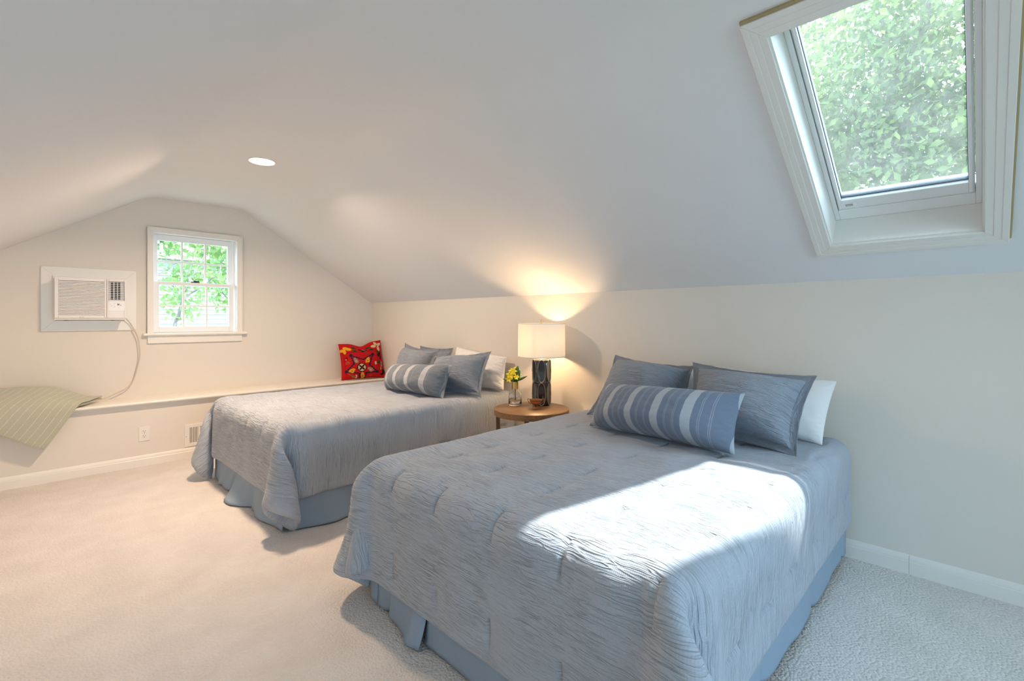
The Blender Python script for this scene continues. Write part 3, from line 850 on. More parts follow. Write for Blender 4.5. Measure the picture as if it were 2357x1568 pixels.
# ================================================================== PILLOWS
def pillow_grid(C, thick, n, m, pinch, pw=2.4, inset=(0, 0), back=.75, seed=0, wr=.004, wfreq=(6, 6), chop=0.0, belly=0.0, front_dir=(-1, 0, 0), ends=0.0):
    """C = corners TL, TR, BL, BR as seen from the room; returns outer (front) and inner (back) grids, uv"""
    TL, TR, BL, BR = [np.array(p, float) for p in C]
    u = np.linspace(-1, 1, n)[:, None]; v = np.linspace(-1, 1, m)[None, :]
    # denser samples near the rim
    u = np.sin(u * math.pi / 2) * .35 + u * .65; v = np.sin(v * math.pi / 2) * .35 + v * .65
    W = (np.linalg.norm(TR - TL) + np.linalg.norm(BR - BL)) / 2; H = (np.linalg.norm(TL - BL) + np.linalg.norm(TR - BR)) / 2
    su = 1 - 2 * inset[0] / W; sv = 1 - 2 * inset[1] / H
    uu = u * su * (1 - pinch * (1 - v ** 2) * np.abs(u) ** 3)
    vv = v * sv * (1 - pinch * (W / H) ** .5 * (1 - u ** 2) * np.abs(v) ** 3)
    if chop: vv = vv - chop * np.exp(-(u / .34) ** 2) * np.clip((v + .2) / 1.2, 0, 1) ** 2
    a = (uu + 1) / 2; b = (vv + 1) / 2
    def bil(a, b):
        return (TL * ((1 - a) * b)[..., None] + TR * (a * b)[..., None] + BL * ((1 - a) * (1 - b))[..., None] + BR * (a * (1 - b))[..., None])
    S = bil(a, b)
    nrm = np.cross(TR - TL, BL - TL); nrm /= np.linalg.norm(nrm)
    if nrm @ np.array(front_dir) < 0: nrm = -nrm
    T = np.clip(1 - np.abs(u) ** pw, 0, 1) ** .55 * np.clip(1 - np.abs(v) ** pw, 0, 1) ** .5
    if belly: T = T * (1 - belly * v * .5)
    if ends: T = np.maximum(T, 0) * (1 - ends * np.abs(u) ** 6)
    w1 = pnoise(u * wfreq[0] + 0 * v + seed, v * wfreq[1] + seed * .7, seed)
    w2 = pnoise(u * wfreq[0] * 2.3, v * wfreq[1] * 2.1 + 5, seed + 1)
    wr_ = wr * (w1 + .5 * w2) * np.minimum(T * 3, 1)
    # gathered puckers near the rim
    rimw = np.exp(-((1 - np.maximum(np.abs(u), np.abs(v) * .98)) / .10) ** 2) * np.minimum(T * 4, 1)
    wr_ = wr_ + wr * 1.3 * rimw * pnoise(u * 11 + 3 + 0 * v, v * 11 + seed, seed + 2)
    F = S + nrm * ((thick * T * .62 + wr_))[..., None]
    B = S - nrm * ((thick * T * .38 * back))[..., None]
    uv = np.stack([a * W, b * H], -1)
    return F, B, uv, u, v, nrm

def sham(label, C, thick, flange=.034, pinch=.11, seed=0, group=None, n=96, m=72, chop=0.0, ripple=.006, kind='sham'):
    thick = thick * 1.3
    TL, TR, BL, BR = [np.array(p, float) for p in C]
    base = (BL + BR) / 2
    root = empty('pillow_sham', tuple(base)); tag(root, label, 'pillow', group or 'crinkled blue-grey shams on the beds')
    F, B, uv, u, v, nrm = pillow_grid(C, thick, n, m, pinch, inset=(flange, flange), seed=seed, wr=.005, wfreq=(3, 4), chop=chop)
    link('cover', shell_mesh('cover', F, B, uv), M['sham'], root)
    # flat flange running round the seam
    i0 = 0; ring_in = np.concatenate([F[:, 0], F[-1, 1:], F[::-1, -1][1:], F[0, ::-1][1:]])
    G, _, guv, *_ = pillow_grid(C, 0, n, m, pinch * .75, inset=(0, 0), seed=seed, wr=0, chop=chop)
    ring_out = np.concatenate([G[:, 0], G[-1, 1:], G[::-1, -1][1:], G[0, ::-1][1:]])
    k = np.arange(len(ring_in)); L = 7
    t = np.linspace(-.08, 1, L)[None, :, None]
    R = ring_in[:, None] * (1 - t) + ring_out[:, None] * t
    wv = pnoise(k * .11, k * 0 + seed, seed + 8)[:, None] * ripple * np.clip(t[..., 0], 0, 1)
    wv = wv * 1.5 - .006 * np.sin(np.clip(t[..., 0], 0, 1) * math.pi)
    R = R + nrm * wv[..., None]
    guv = np.stack([k[:, None] * .012 + 0 * t[..., 0], t[..., 0] * .05 + 0 * k[:, None]], -1)
    link('flange', shell_mesh('flange', R + nrm * .0022, R - nrm * .0022, guv), M['sham'], root)
    return root

def plain_pillow(name, label, C, thick, material, pinch=.05, seed=0, group=None, part='cover', wr=.008, n=80, m=60, wfreq=(4, 5), **kw):
    base = (np.array(C[2]) + np.array(C[3])) / 2
    F, B, uv, u, v, nrm = pillow_grid(C, thick, n, m, pinch, seed=seed, wr=wr, wfreq=wfreq, **kw)
    root = empty(name, tuple(base)); tag(root, label, 'pillow', {'sleeping_pillow': 'white pillows at the bed heads', 'lumbar_cushion': 'striped lumbar cushions'}.get(name))
    o = link(part, shell_mesh(part, F, B, uv), material, root)
    return root, (F, B, uv, u, v, nrm)

# --- near bed
plain_pillow('sleeping_pillow', 'white pillow against the wall at the near end of the near bed', [(2.84, 1.12, .93), (2.85, .515, .895), (2.74, 1.14, .62), (2.68, .545, .60)], .17, M['pillowcase'], .035, 5, wr=.008, wfreq=(3, 2))
plain_pillow('sleeping_pillow', 'white pillow mostly hidden behind the left sham on the near bed', [(2.86, 1.66, .905), (2.86, 1.13, .92), (2.74, 1.72, .62), (2.74, 1.15, .62)], .15, M['pillowcase'], .035, 6, wr=.010)
sham('blue-grey crinkled sham at the left of the near bed, corner standing up', [(2.72, 1.715, .970), (2.68, 1.175, .935), (2.44, 1.74, .615), (2.50, 1.13, .615)], .20, seed=41)
sham('blue-grey crinkled sham at the right of the near bed, propped on white pillow', [(2.66, 1.17, .960), (2.63, .555, .935), (2.44, 1.13, .605), (2.36, .575, .600)], .20, seed=52)

# striped lumbar cushions
def stripe_mat(name, base, light, line, centres, width, pair, L):
    m = mat(name, base, 0.85, spec=0.2, sheen=0.2)
    uv = nd(m, 'ShaderNodeTexCoord'); sp = nd(m, 'ShaderNodeSeparateXYZ'); lk(m, uv.outputs['UV'], sp.inputs[0])
    cr = nd(m, 'ShaderNodeValToRGB'); cr.color_ramp.interpolation = 'CONSTANT'
    dv = nd(m, 'ShaderNodeMath', operation='DIVIDE'); lk(m, sp.outputs['X'], dv.inputs[0]); dv.inputs[1].default_value = L
    lk(m, dv.outputs[0], cr.inputs['Fac'])
    st = []
    for c_ in centres: st += [((c_ - width / 2), light), ((c_ + width / 2), base)]
    st.sort()
    e = cr.color_ramp.elements
    e[0].position = 0; e[0].color = (*base, 1)
    e[1].position = max(0.0001, st[0][0]); e[1].color = (*st[0][1], 1)
    for p_, c_ in st[1:]:
        q = e.new(min(p_, .9999)); q.color = (*c_, 1)
    # fine double pinstripes between the wide stripes
    per = centres[1] - centres[0]
    fac = None
    for off in (.34, .385, .62, .665):
        a1 = nd(m, 'ShaderNodeMath', operation='SUBTRACT'); lk(m, dv.outputs[0], a1.inputs[0]); a1.inputs[1].default_value = centres[0] + off * per - 5 * per
        a2 = nd(m, 'ShaderNodeMath', operation='MODULO'); lk(m, a1.outputs[0], a2.inputs[0]); a2.inputs[1].default_value = per
        a3 = nd(m, 'ShaderNodeMath', operation='LESS_THAN'); lk(m, a2.outputs[0], a3.inputs[0]); a3.inputs[1].default_value = .018 * per
        if fac is None: fac = a3
        else:
            a4 = nd(m, 'ShaderNodeMath', operation='MAXIMUM'); lk(m, fac.outputs[0], a4.inputs[0]); lk(m, a3.outputs[0], a4.inputs[1]); fac = a4
    a5 = nd(m, 'ShaderNodeMath', operation='MULTIPLY'); lk(m, fac.outputs[0], a5.inputs[0]); a5.inputs[1].default_value = pair
    mx = nd(m, 'ShaderNodeMixRGB'); lk(m, a5.outputs[0], mx.inputs[0]); lk(m, cr.outputs['Color'], mx.inputs[1]); mx.inputs[2].default_value = (*line, 1)
    lk(m, mx.outputs[0], bsdf(m).inputs['Base Color'])
    nz = nd(m, 'ShaderNodeTexNoise', Scale=420.0); lk(m, uv.outputs['UV'], nz.inputs['Vector'])
    bp = nd(m, 'ShaderNodeBump', Strength=.25, Distance=.001); lk(m, nz.outputs['Fac'], bp.inputs['Height']); lk(m, bp.outputs['Normal'], bsdf(m).inputs['Normal'])
    return m
C2 = [(2.30, 1.50, .845), (2.235, .745, .875), (2.20, 1.555, .612), (2.165, .765, .612)]
L2 = np.linalg.norm(np.array(C2[0]) - np.array(C2[1]))
M['stripe'] = stripe_mat('blue_striped_weave', (0.155, 0.195, 0.265), (0.37, 0.405, 0.45), (0.36, 0.40, 0.46), [.06, .24, .42, .60, .78, 1.005], .05, .55, L2 * 1.02)
plain_pillow('lumbar_cushion', 'long slate-blue striped lumbar cushion at the front of the near bed', C2, .29, M['stripe'], .05, 8, wr=.006, n=110, wfreq=(5, 3), belly=.35, ends=.25)
# --- far bed
plain_pillow('sleeping_pillow', 'rumpled white pillow at the near end of the far bed, by the lamp', [(2.86, 3.53, .945), (2.86, 2.865, .885), (2.74, 3.45, .60), (2.76, 2.80, .625)], .17, M['pillowcase'], .03, 15, wr=.012, wfreq=(3.2, 2.6))
sham('blue-grey sham at the back of the far bed with only a corner showing', [(2.86, 4.12, .935), (2.84, 3.56, .935), (2.76, 4.1, .600), (2.74, 3.52, .600)], .09, seed=63)
sham('blue-grey sham with an upright corner, next to the red cushion', [(2.70, 4.155, .968), (2.66, 3.53, .937), (2.52, 4.05, .605), (2.50, 3.45, .60)], .19, seed=74, pinch=.19)
sham('blue-grey sham at the right of the far bed in lamp light', [(2.54, 3.43, .885), (2.62, 2.80, .948), (2.36, 3.30, .60), (2.48, 2.77, .600)], .19, seed=85)
C1 = [(2.27, 3.69, .815), (2.29, 2.885, .855), (2.19, 3.66, .60), (2.23, 2.915, .60)]
L1 = np.linalg.norm(np.array(C1[0]) - np.array(C1[1]))
M['stripe_grey'] = stripe_mat('grey_striped_weave', (0.165, 0.187, 0.22), (0.40, 0.42, 0.45), (0.30, 0.34, 0.38), [.03, .20, .38, .575, .775, .97], .052, .45, L1)
plain_pillow('lumbar_cushion', 'grey-blue striped lumbar cushion at the front of the far bed', C1, .26, M['stripe_grey'], .045, 18, wr=.006, n=100, wfreq=(5, 3), belly=.3)

# --- embroidered red cushion on the ledge
RC = [(2.462, 5.13, .930), (2.905, 4.985, .966), (2.445, 5.015, .533), (2.93, 4.905, .533)]
root, (Fg, Bg, uvg, ug, vg, nr) = plain_pillow('embroidered_cushion', 'red cushion with embroidered star, standing in the corner of the ledge', RC, .16, None, .055, 25, n=190, m=190, wr=.004, chop=.20, front_dir=(-.3, -1, 0))
cov = root.children[0]
def paint(u, v):
    """embroidery colours in a 1000-pixel sketch of the cushion's face"""
    x = 705 + u * 505; y = 588 - v * 455
    n = u.size
    Cc = np.tile(np.array([.50, .006, .010]), (n, 1))
    def ell(cx, cy, rx, ry, ang, c_):
        a = math.radians(ang); dx, dy = x - cx, y - cy
        p = (dx * math.cos(a) + dy * math.sin(a)) / rx; q = (-dx * math.sin(a) + dy * math.cos(a)) / ry
        Cc[p * p + q * q < 1] = c_
    def seg(x0, y0, x1, y1, w, c_, rag=0):
        dx, dy = x1 - x0, y1 - y0; L2_ = dx * dx + dy * dy
        t = np.clip(((x - x0) * dx + (y - y0) * dy) / L2_, 0, 1)
        dd = np.hypot(x - x0 - t * dx, y - y0 - t * dy)
        ww = w * (1 + rag * np.sign(np.sin(t * math.sqrt(L2_) / 9.0)))
        Cc[dd < ww] = c_
    navy = (.012, .014, .045); blk = (.012, .008, .010); yel = (.72, .36, .02); crm = (.66, .50, .30); grn = (.01, .06, .015); tan = (.33, .17, .08); drk = (.16, .004, .008); gry = (.30, .24, .20)
    seg(265, 412, 1045, 385, 5, drk); seg(1050, 385, 1065, 1000, 6, drk); seg(270, 412, 290, 1000, 4, drk)
    star = [(435, 485), (700, 605), (940, 490), (835, 735), (1005, 905), (740, 925), (715, 1040)]
    for p, q in zip(star[:-1], star[1:]): seg(*p, *q, 15, navy, .28)
    star = [(435, 485), (490, 690), (305, 860), (590, 930), (605, 1040)]
    for p, q in zip(star[:-1], star[1:]): seg(*p, *q, 15, navy, .28)
    for (cx, cy) in ((435, 485), (940, 495), (1005, 905), (305, 860)):
        for k in range(3): ell(cx, cy, 46, 15, 60 * k + 20, navy)
    for (cx, cy, c_, an) in ((540, 615, gry, 60), (800, 620, yel, -55), (432, 842, yel, -15), (850, 845, gry, 25), (660, 975, yel, 90)):
        ell(cx, cy, 76, 36, an, c_); ell(cx + 8, cy + 22, 40, 44, an, c_); ell(cx, cy + 16, 18, 16, 0, tan if c_ == yel else yel)
    ell(655, 790, 106, 106, 0, blk); ell(655, 790, 86, 86, 0, crm)
    for k in range(4): ell(655 + 42 * math.cos(math.radians(45 + 90 * k)), 790 + 42 * math.sin(math.radians(45 + 90 * k)), 42, 20, 45 + 90 * k, (.05, .006, .01))
    ell(655, 790, 14, 14, 0, grn)
    for (cx, cy, an) in ((335, 285, 20), (400, 318, 15), (240, 335, 10), (300, 365, 80)): ell(cx, cy, 68, 36, an, yel)
    for (cx, cy, an) in ((1050, 232, 60), (990, 290, 5), (1125, 255, -35), (1108, 350, 80)): ell(cx, cy, 66, 36, an, crm)
    for an in (60, 5, -40, 80): seg(1075, 285, 1075 + 48 * math.cos(math.radians(an + (180 if an in (60, 5) else 0))), 285 + 48 * math.sin(math.radians(an + (180 if an in (60, 5) else 0))), 4, blk)
    for (cx, cy, an) in ((520, 285, 15), (530, 370, 10), (838, 305, -10), (920, 362, 5), (1090, 690, 70), (1160, 885, 60), (1080, 440, 80)): ell(cx, cy, 58, 26, an, grn)
    for (cx, cy, rx, ry, an) in ((655, 338, 50, 20, 15), (760, 370, 62, 26, 20), (720, 390, 40, 18, 0), (1095, 515, 34, 44, 0), (1130, 580, 20, 46, 10), (1130, 470, 22, 40, 0), (1125, 960, 46, 26, -30), (1165, 900, 36, 46, 20)): ell(cx, cy, rx, ry, an, blk)
    seg(710, 330, 800, 400, 3, crm)
    for (cx, cy) in ((1135, 760), (1105, 830), (1140, 700)): ell(cx, cy, 20, 34, 15, gry)
    ell(328, 545, 32, 38, 0, drk); ell(320, 570, 10, 16, 0, crm); ell(990, 700, 26, 46, 15, (.55, .32, .30)); ell(1030, 690, 14, 22, 40, blk); ell(990, 700, 8, 40, -40, crm)
    for an in (-60, -20, 20, 60, 90): seg(345, 620, 345 + 55 * math.sin(math.radians(an)), 660 + 35 * math.cos(math.radians(an)), 5, (.22, .12, .02))
    ell(465, 995, 48, 24, 10, (.30, .20, .04)); ell(515, 995, 28, 38, 0, (.75, .55, .45)); ell(500, 990, 16, 22, 0, (.5, .01, .01))
    for k in range(5): ell(350 + k * 20, 925 + k * 10, 9, 9, 0, tan)
    seg(640, 470, 700, 500, 5, drk); seg(700, 500, 750, 480, 5, drk); ell(790, 465, 30, 38, 0, (.28, .03, .01)); seg(820, 1000, 880, 990, 4, tan)
    return Cc
n_, m_ = Fg.shape[:2]
U_ = (ug + 0 * vg).ravel(); V_ = (vg + 0 * ug).ravel()
cols = np.concatenate([paint(U_, V_), np.tile(np.array([.42, .006, .01]), (n_ * m_, 1))])
me = cov.data
ca = me.color_attributes.new('embroidery', 'FLOAT_COLOR', 'POINT')
ca.data.foreach_set('color', np.concatenate([cols, np.ones((len(cols), 1))], 1).astype(np.float32).ravel())
m = mat('embroidered_red_cotton', (.5, .01, .01), 0.85, spec=.2, sheen=.0)
at = nd(m, 'ShaderNodeVertexColor', layer_name='embroidery'); lk(m, at.outputs['Color'], bsdf(m).inputs['Base Color'])
uvn = nd(m, 'ShaderNodeTexCoord'); nz = nd(m, 'ShaderNodeTexNoise', Scale=350.0); lk(m, uvn.outputs['UV'], nz.inputs['Vector'])
bp = nd(m, 'ShaderNodeBump', Strength=.3, Distance=.001); lk(m, nz.outputs['Fac'], bp.inputs['Height']); lk(m, bp.outputs['Normal'], bsdf(m).inputs['Normal'])
me.materials.append(m)

# ================================================================== THROW on the ledge
m = M['throw'] = mat('sage_striped_throw', (0.42, 0.44, 0.33), 0.9, spec=.15, sheen=.3)
uvn = nd(m, 'ShaderNodeTexCoord'); sp = nd(m, 'ShaderNodeSeparateXYZ'); lk(m, uvn.outputs['UV'], sp.inputs[0])
a1 = nd(m, 'ShaderNodeMath', operation='MODULO'); lk(m, sp.outputs['X'], a1.inputs[0]); a1.inputs[1].default_value = .042
a2 = nd(m, 'ShaderNodeMath', operation='LESS_THAN'); lk(m, a1.outputs[0], a2.inputs[0]); a2.inputs[1].default_value = .0034
nz = nd(m, 'ShaderNodeTexNoise', Scale=130.0, Detail=2.0); lk(m, uvn.outputs['UV'], nz.inputs['Vector'])
a4 = nd(m, 'ShaderNodeMath', operation='GREATER_THAN'); lk(m, nz.outputs['Fac'], a4.inputs[0]); a4.inputs[1].default_value = .42
a3 = nd(m, 'ShaderNodeMath', operation='MULTIPLY'); lk(m, a2.outputs[0], a3.inputs[0]); lk(m, a4.outputs[0], a3.inputs[1])
mx = nd(m, 'ShaderNodeMixRGB'); lk(m, a3.outputs[0], mx.inputs[0]); mx.inputs[1].default_value = (0.47, 0.475, 0.375, 1); mx.inputs[2].default_value = (0.64, 0.635, 0.57, 1)
lk(m, mx.outputs[0], bsdf(m).inputs['Base Color'])
w1_ = nd(m, 'ShaderNodeTexWave', wave_type='BANDS', bands_direction='Y', Scale=60.0, Distortion=2.0); lk(m, uvn.outputs['UV'], w1_.inputs['Vector'])
bp = nd(m, 'ShaderNodeBump', Strength=.4, Distance=.0015); lk(m, w1_.outputs['Fac'], bp.inputs['Height']); lk(m, bp.outputs['Normal'], bsdf(m).inputs['Normal'])
throw = empty('throw_blanket', (.1, 5.0, ZL)); tag(throw, 'folded sage-green throw with white pinstripes draped over the ledge', 'blanket')
# control rows: hem, lower, ledge edge, on top, crest, back;  columns: right edge to left edge
TH = np.array([
 [(.105, 4.845, .262), (.045, 4.842, .297), (-.05, 4.840, .360), (-.16, 4.838, .430), (-.29, 4.838, .505)],
 [(.180, 4.850, .372), (.110, 4.845, .410), (.01, 4.840, .465), (-.11, 4.840, .515), (-.26, 4.845, .560)],
 [(.287, 4.868, .543), (.205, 4.866, .565), (.09, 4.868, .585), (-.05, 4.880, .605), (-.23, 4.900, .625)],
 [(.355, 4.960, .562), (.270, 4.950, .590), (.14, 4.950, .632), (-.01, 4.965, .655), (-.20, 4.985, .665)],
 [(.420, 5.060, .572), (.320, 5.060, .600), (.185, 5.070, .668), (.04, 5.080, .690), (-.16, 5.090, .690)],
 [(.455, 5.105, .572), (.350, 5.130, .575), (.23, 5.170, .590), (.08, 5.190, .600), (-.12, 5.200, .60)]])
def lay(off_n, trim_b, trim_a, name, seed):
    A = cr_matrix(6, 70); B = cr_matrix(5, 60)
    S = np.einsum('ij,jkl->ikl', A, TH); S = np.einsum('ij,kjl->kil', B, S)
    N = grid_normals(S)
    if N[35, 30, 2] < 0: N = -N
    u = np.linspace(0, 1, 70)[:, None]; v = np.linspace(0, 1, 60)[None, :]
    S = S + N * (off_n + .006 * pnoise(u * 3 + seed, v * 5, seed) + .003 * pnoise(u * 9, v * 12 + seed, seed + 1))[..., None]
    S = S[trim_a:, trim_b:]
    N = N[trim_a:, trim_b:]
    dl = np.linalg.norm(np.diff(S, axis=0), axis=2); a = np.concatenate([np.zeros((1, S.shape[1])), np.cumsum(dl, 0)])
    dl = np.linalg.norm(np.diff(S, axis=1), axis=2); b_ = np.concatenate([np.zeros((S.shape[0], 1)), np.cumsum(dl, 1)], 1)
    e = np.ones(S.shape[:2]); k = np.minimum(np.arange(S.shape[1]), 3) / 3; e *= np.sqrt(1 - (1 - k[None, :]) ** 2); k = np.minimum(np.arange(S.shape[0]), 3) / 3; e *= np.sqrt(1 - (1 - k[:, None]) ** 2)
    me = shell_mesh(name, S + N * (.0045 * e)[..., None], S - N * (.0045 * e)[..., None], np.stack([b_ + .012, a], -1))
    return link(name, me, M['throw'], throw)
lay(.006, 0, 0, 'folded_layer', 3)
lay(-.006, 1, 0, 'folded_layer', 4)
lay(-.016, 0, 1, 'folded_layer', 5)

# ================================================================== NIGHTSTAND AND LAMP
m = M['oak'] = mat('brown_oak_veneer', (.30, .17, .075), .38)
tint_noise(m, (.15, .080, .036), (.27, .150, .066), 3.0, 6, 'Object', (2.0, 26.0, 26.0))
M['oak_dark'] = mat('dark_stained_oak', (.085, .045, .022), .4)
NX, NY, NR, NZ = 2.585, 2.335, .272, .560
ns = empty('nightstand', (NX, NY, 0)); tag(ns, 'round brown wooden nightstand between the two beds', 'table')
MB().lathe([(0, NZ - .002), (0, NZ), (NR - .004, NZ), (NR, NZ - .003), (NR, NZ - .042), (NR - .012, NZ - .045), (NR - .012, NZ - .02), (0, NZ - .02)], NX, NY, 96).build('tabletop', M['oak'], ns)
auto_smooth(ns.children[0], 40)
for a in (215, 305, 35, 125):
    ca_, sa_ = math.cos(math.radians(a)), math.sin(math.radians(a))
    def leg_pt(r0):
        return lambda p, q: (NX + ca_ * (r0 + p) - sa_ * q, NY + sa_ * (r0 + p) + ca_ * q)
    b = MB(); pr = [(-.013, -.016), (.013, -.016), (.013, .016), (-.013, .016)]
    b.prism(pr, lambda p, q: (*leg_pt(NR - .026)(p, q), NZ - .035), lambda p, q: (*leg_pt(NR - .026)(p * .75, q * .75), 0))
    b.build('leg', M['oak_dark'], ns, bevel=.002)
b = MB()
for a in (35, 125):
    ca_, sa_ = math.cos(math.radians(a)), math.sin(math.radians(a)); r_ = NR - .03
    b.tube([(NX - ca_ * r_, NY - sa_ * r_, .13), (NX + ca_ * r_, NY + sa_ * r_, .13)], .009, 8)
b.build('cross_stretcher', M['oak_dark'], ns)

LX, LY = 2.74, 2.372
lamp = empty('table_lamp', (LX, LY, NZ)); tag(lamp, 'lit table lamp with cream drum shade and dark glazed ceramic base', 'lamp')
# ceramic base: two rows of carved pointed ovals
nA, nZ = 240, 150
th_ = np.linspace(0, 2 * np.pi, nA, endpoint=False)[:, None]; zz = np.linspace(0, 1, nZ)[None, :]
Hb = .345
row = np.minimum(np.floor(zz * 2), 1); zl = zz * 2 - row - .5           # -0.5 .. 0.5 in each row
nov = 6
ph = (th_ / (2 * np.pi) * nov + .82) % 1 - .5
ph2 = (th_ / (2 * np.pi) * nov + .32) % 1 - .5
def oval(ph): return np.clip(1 - (ph / .42) ** 2 - (np.abs(zl) / .49) ** 2.0, -1, 1)
q = oval(ph); q2 = oval(ph2)
rim = np.exp(-(q / .09) ** 2) * .0052
dish = -np.clip(q, 0, 1) ** .55 * .0105
web = -.006 * np.clip(1 - np.abs(ph2) / .16, 0, 1) * (1 - np.clip(q * 4, 0, 1)) * np.clip((np.abs(zl) - .12) * 4, 0, 1)
ridge = .003 * np.exp(-((zz - .5) / .012) ** 2)
rr = .068 + rim + dish + web + ridge
rr = rr * (1 - .10 * np.exp(-((zz - 0) / .012) ** 2) - .10 * np.exp(-((zz - 1) / .012) ** 2))
Vb = np.stack([LX + rr * np.cos(th_), LY + rr * np.sin(th_), NZ + zz * Hb + 0 * th_], -1)
i = np.arange(nA * nZ).reshape(nA, nZ); ip = np.roll(i, -1, 0)
Fb = np.stack([i[:, :-1], ip[:, :-1], ip[:, 1:], i[:, 1:]], -1).reshape(-1, 4)
Vb = Vb.reshape(-1, 3)
me = np_mesh('ceramic_base', Vb, Fb)
bm = bmesh.new(); bm.from_mesh(me); bm.verts.ensure_lookup_table()
for k in (0, nZ - 1): bm.faces.new([bm.verts[j * nZ + k] for j in range(nA)])
bmesh.ops.recalc_face_normals(bm, faces=bm.faces); bm.to_mesh(me); bm.free()
m = mat('dark_glazed_ceramic', (.016, .017, .022), .08, spec=.8)
bsdf(m).inputs['Coat Weight'].default_value = .6; bsdf(m).inputs['Coat Roughness'].default_value = .03
ca = me.color_attributes.new('glaze', 'FLOAT_COLOR', 'POINT')
msk = np.clip(np.exp(-((q - .02) / .075) ** 2) + .8 * np.exp(-((zz - 1) / .02) ** 2) + 0 * th_, 0, 1).reshape(-1, 1)
gcol = np.array([[.012, .013, .018]]) * (1 - msk) + np.array([[.30, .27, .25]]) * msk
ca.data.foreach_set('color', np.concatenate([gcol, np.ones((len(gcol), 1))], 1).astype(np.float32).ravel())
at = nd(m, 'ShaderNodeVertexColor', layer_name='glaze'); lk(m, at.outputs['Color'], bsdf(m).inputs['Base Color'])
link('ceramic_base', me, m, lamp)
brass = mat('brushed_brass', (.72, .55, .33), .3, metal=1.0)
chrome = mat('satin_nickel', (.75, .72, .68), .3, metal=1.0)
MB().lathe([(0, NZ + Hb), (.055, NZ + Hb), (.055, NZ + Hb + .006), (.012, NZ + Hb + .008), (.012, NZ + Hb + .035), (.018, NZ + Hb + .036), (.018, NZ + Hb + .075), (0, NZ + Hb + .075)], LX, LY, 24).build('socket', chrome, lamp, smooth=True)
SZ0, SZ1, SR = .926, 1.172, .178
m = bpy.data.materials.new('linen_lamp_shade'); m.use_nodes = True
nt = m.node_tree; nt.nodes.clear(); out = nt.nodes.new('ShaderNodeOutputMaterial')
df = nt.nodes.new('ShaderNodeBsdfDiffuse'); df.inputs['Color'].default_value = (.85, .80, .70, 1)
tl = nt.nodes.new('ShaderNodeBsdfTranslucent'); tl.inputs['Color'].default_value = (.82, .80, .76, 1)
mx = nt.nodes.new('ShaderNodeMixShader'); mx.inputs[0].default_value = .125
nt.links.new(df.outputs[0], mx.inputs[1]); nt.links.new(tl.outputs[0], mx.inputs[2]); nt.links.new(mx.outputs[0], out.inputs['Surface'])
b = MB().lathe([(SR, SZ0), (SR - .002, SZ1)], LX, LY, 96)
o = b.build('shade', m, lamp, smooth=True, raw=True)
for z in (SZ0, SZ1):
    rr_ = SR if z == SZ0 else SR - .002
    MB().lathe([(rr_ - .002, z - .003), (rr_ + .0012, z - .003), (rr_ + .0012, z + .003), (rr_ - .002, z + .003)], LX, LY, 96, close=True).build('shade_rim', M['trim_cream'], lamp, smooth=True)
b = MB()
for k in range(3):
    a = math.radians(120 * k + 20)
    b.tube([(LX, LY, SZ1 - .012), (LX + (SR - .004) * math.cos(a), LY + (SR - .004) * math.sin(a), SZ1 - .004)], .0018, 6)
b.tube([(LX + .02, LY, NZ + Hb + .04), (LX + .055, LY, NZ + Hb + .10), (LX + .055, LY, NZ + Hb + .19), (LX, LY, SZ1 - .010)], .0016, 6)
b.tube([(LX - .02, LY, NZ + Hb + .04), (LX - .055, LY, NZ + Hb + .10), (LX - .055, LY, NZ + Hb + .19), (LX, LY, SZ1 - .010)], .0016, 6)
b.build('harp', chrome, lamp)
MB().lathe([(0, SZ1 - .014), (.0105, SZ1 - .014), (.0105, SZ1 + .028), (.010, SZ1 + .032), (0, SZ1 + .032)], LX, LY, 20).build('finial', brass, lamp, smooth=False)
m = bpy.data.materials.new('lamp_bulb_glass'); m.use_nodes = True
bsdf(m).inputs['Emission Color'].default_value = (1, .72, .42, 1); bsdf(m).inputs['Emission Strength'].default_value = 12
MB().lathe([(0, 1.003), (.016, 1.000), (.030, 1.035), (.026, 1.062), (.012, 1.075), (0, 1.077)], LX, LY, 24).build('bulb', m, lamp, smooth=True)
d = bpy.data.lights.new('table_lamp_bulb', 'POINT'); d.energy = LAMP_WATTS; d.color = (1.0, .63, .32); d.shadow_soft_size = .034
o = bpy.data.objects.new('table_lamp_bulb', d); col.objects.link(o); o.location = (LX, LY, 1.04)

# ------------------------------------------------------------------ bud vase, flowers, amber compote
def clear_mat(name, color, ior=1.45, rough=.0):
    m = mat(name, color, rough); b = bsdf(m)
    b.inputs['Transmission Weight'].default_value = 1.0; b.inputs['IOR'].default_value = ior
    return m
M['glass'] = clear_mat('clear_bottle_glass', (.97, .98, .98))
M['water'] = clear_mat('water', (.98, .96, .93), 1.33)
M['amber_glass'] = clear_mat('amber_carnival_glass', (.80, .33, .12), 1.5, .05)
bsdf(M['amber_glass']).inputs['Transmission Weight'].default_value = .75
VX, VY = 2.575, 2.49
vase = empty('bud_vase', (VX, VY, NZ)); tag(vase, 'small clear glass bottle vase with gold collar, holding yellow flowers', 'vase')
MB().lathe([(0, NZ + .001), (.046, NZ + .001), (.049, NZ + .006), (.049, NZ + .080), (.044, NZ + .098), (.030, NZ + .112), (.022, NZ + .118), (.021, NZ + .170),
            (.0185, NZ + .170), (.0185, NZ + .117), (.028, NZ + .109), (.041, NZ + .095), (.0455, NZ + .080), (.0455, NZ + .016), (.040, NZ + .012), (0, NZ + .012)], VX, VY, 48).build('bottle', M['glass'], vase, smooth=True)
MB().lathe([(0, NZ + .013), (.039, NZ + .013), (.0445, NZ + .017), (.0448, NZ + .050), (0, NZ + .050)], VX, VY, 48).build('water', M['water'], vase, smooth=True)
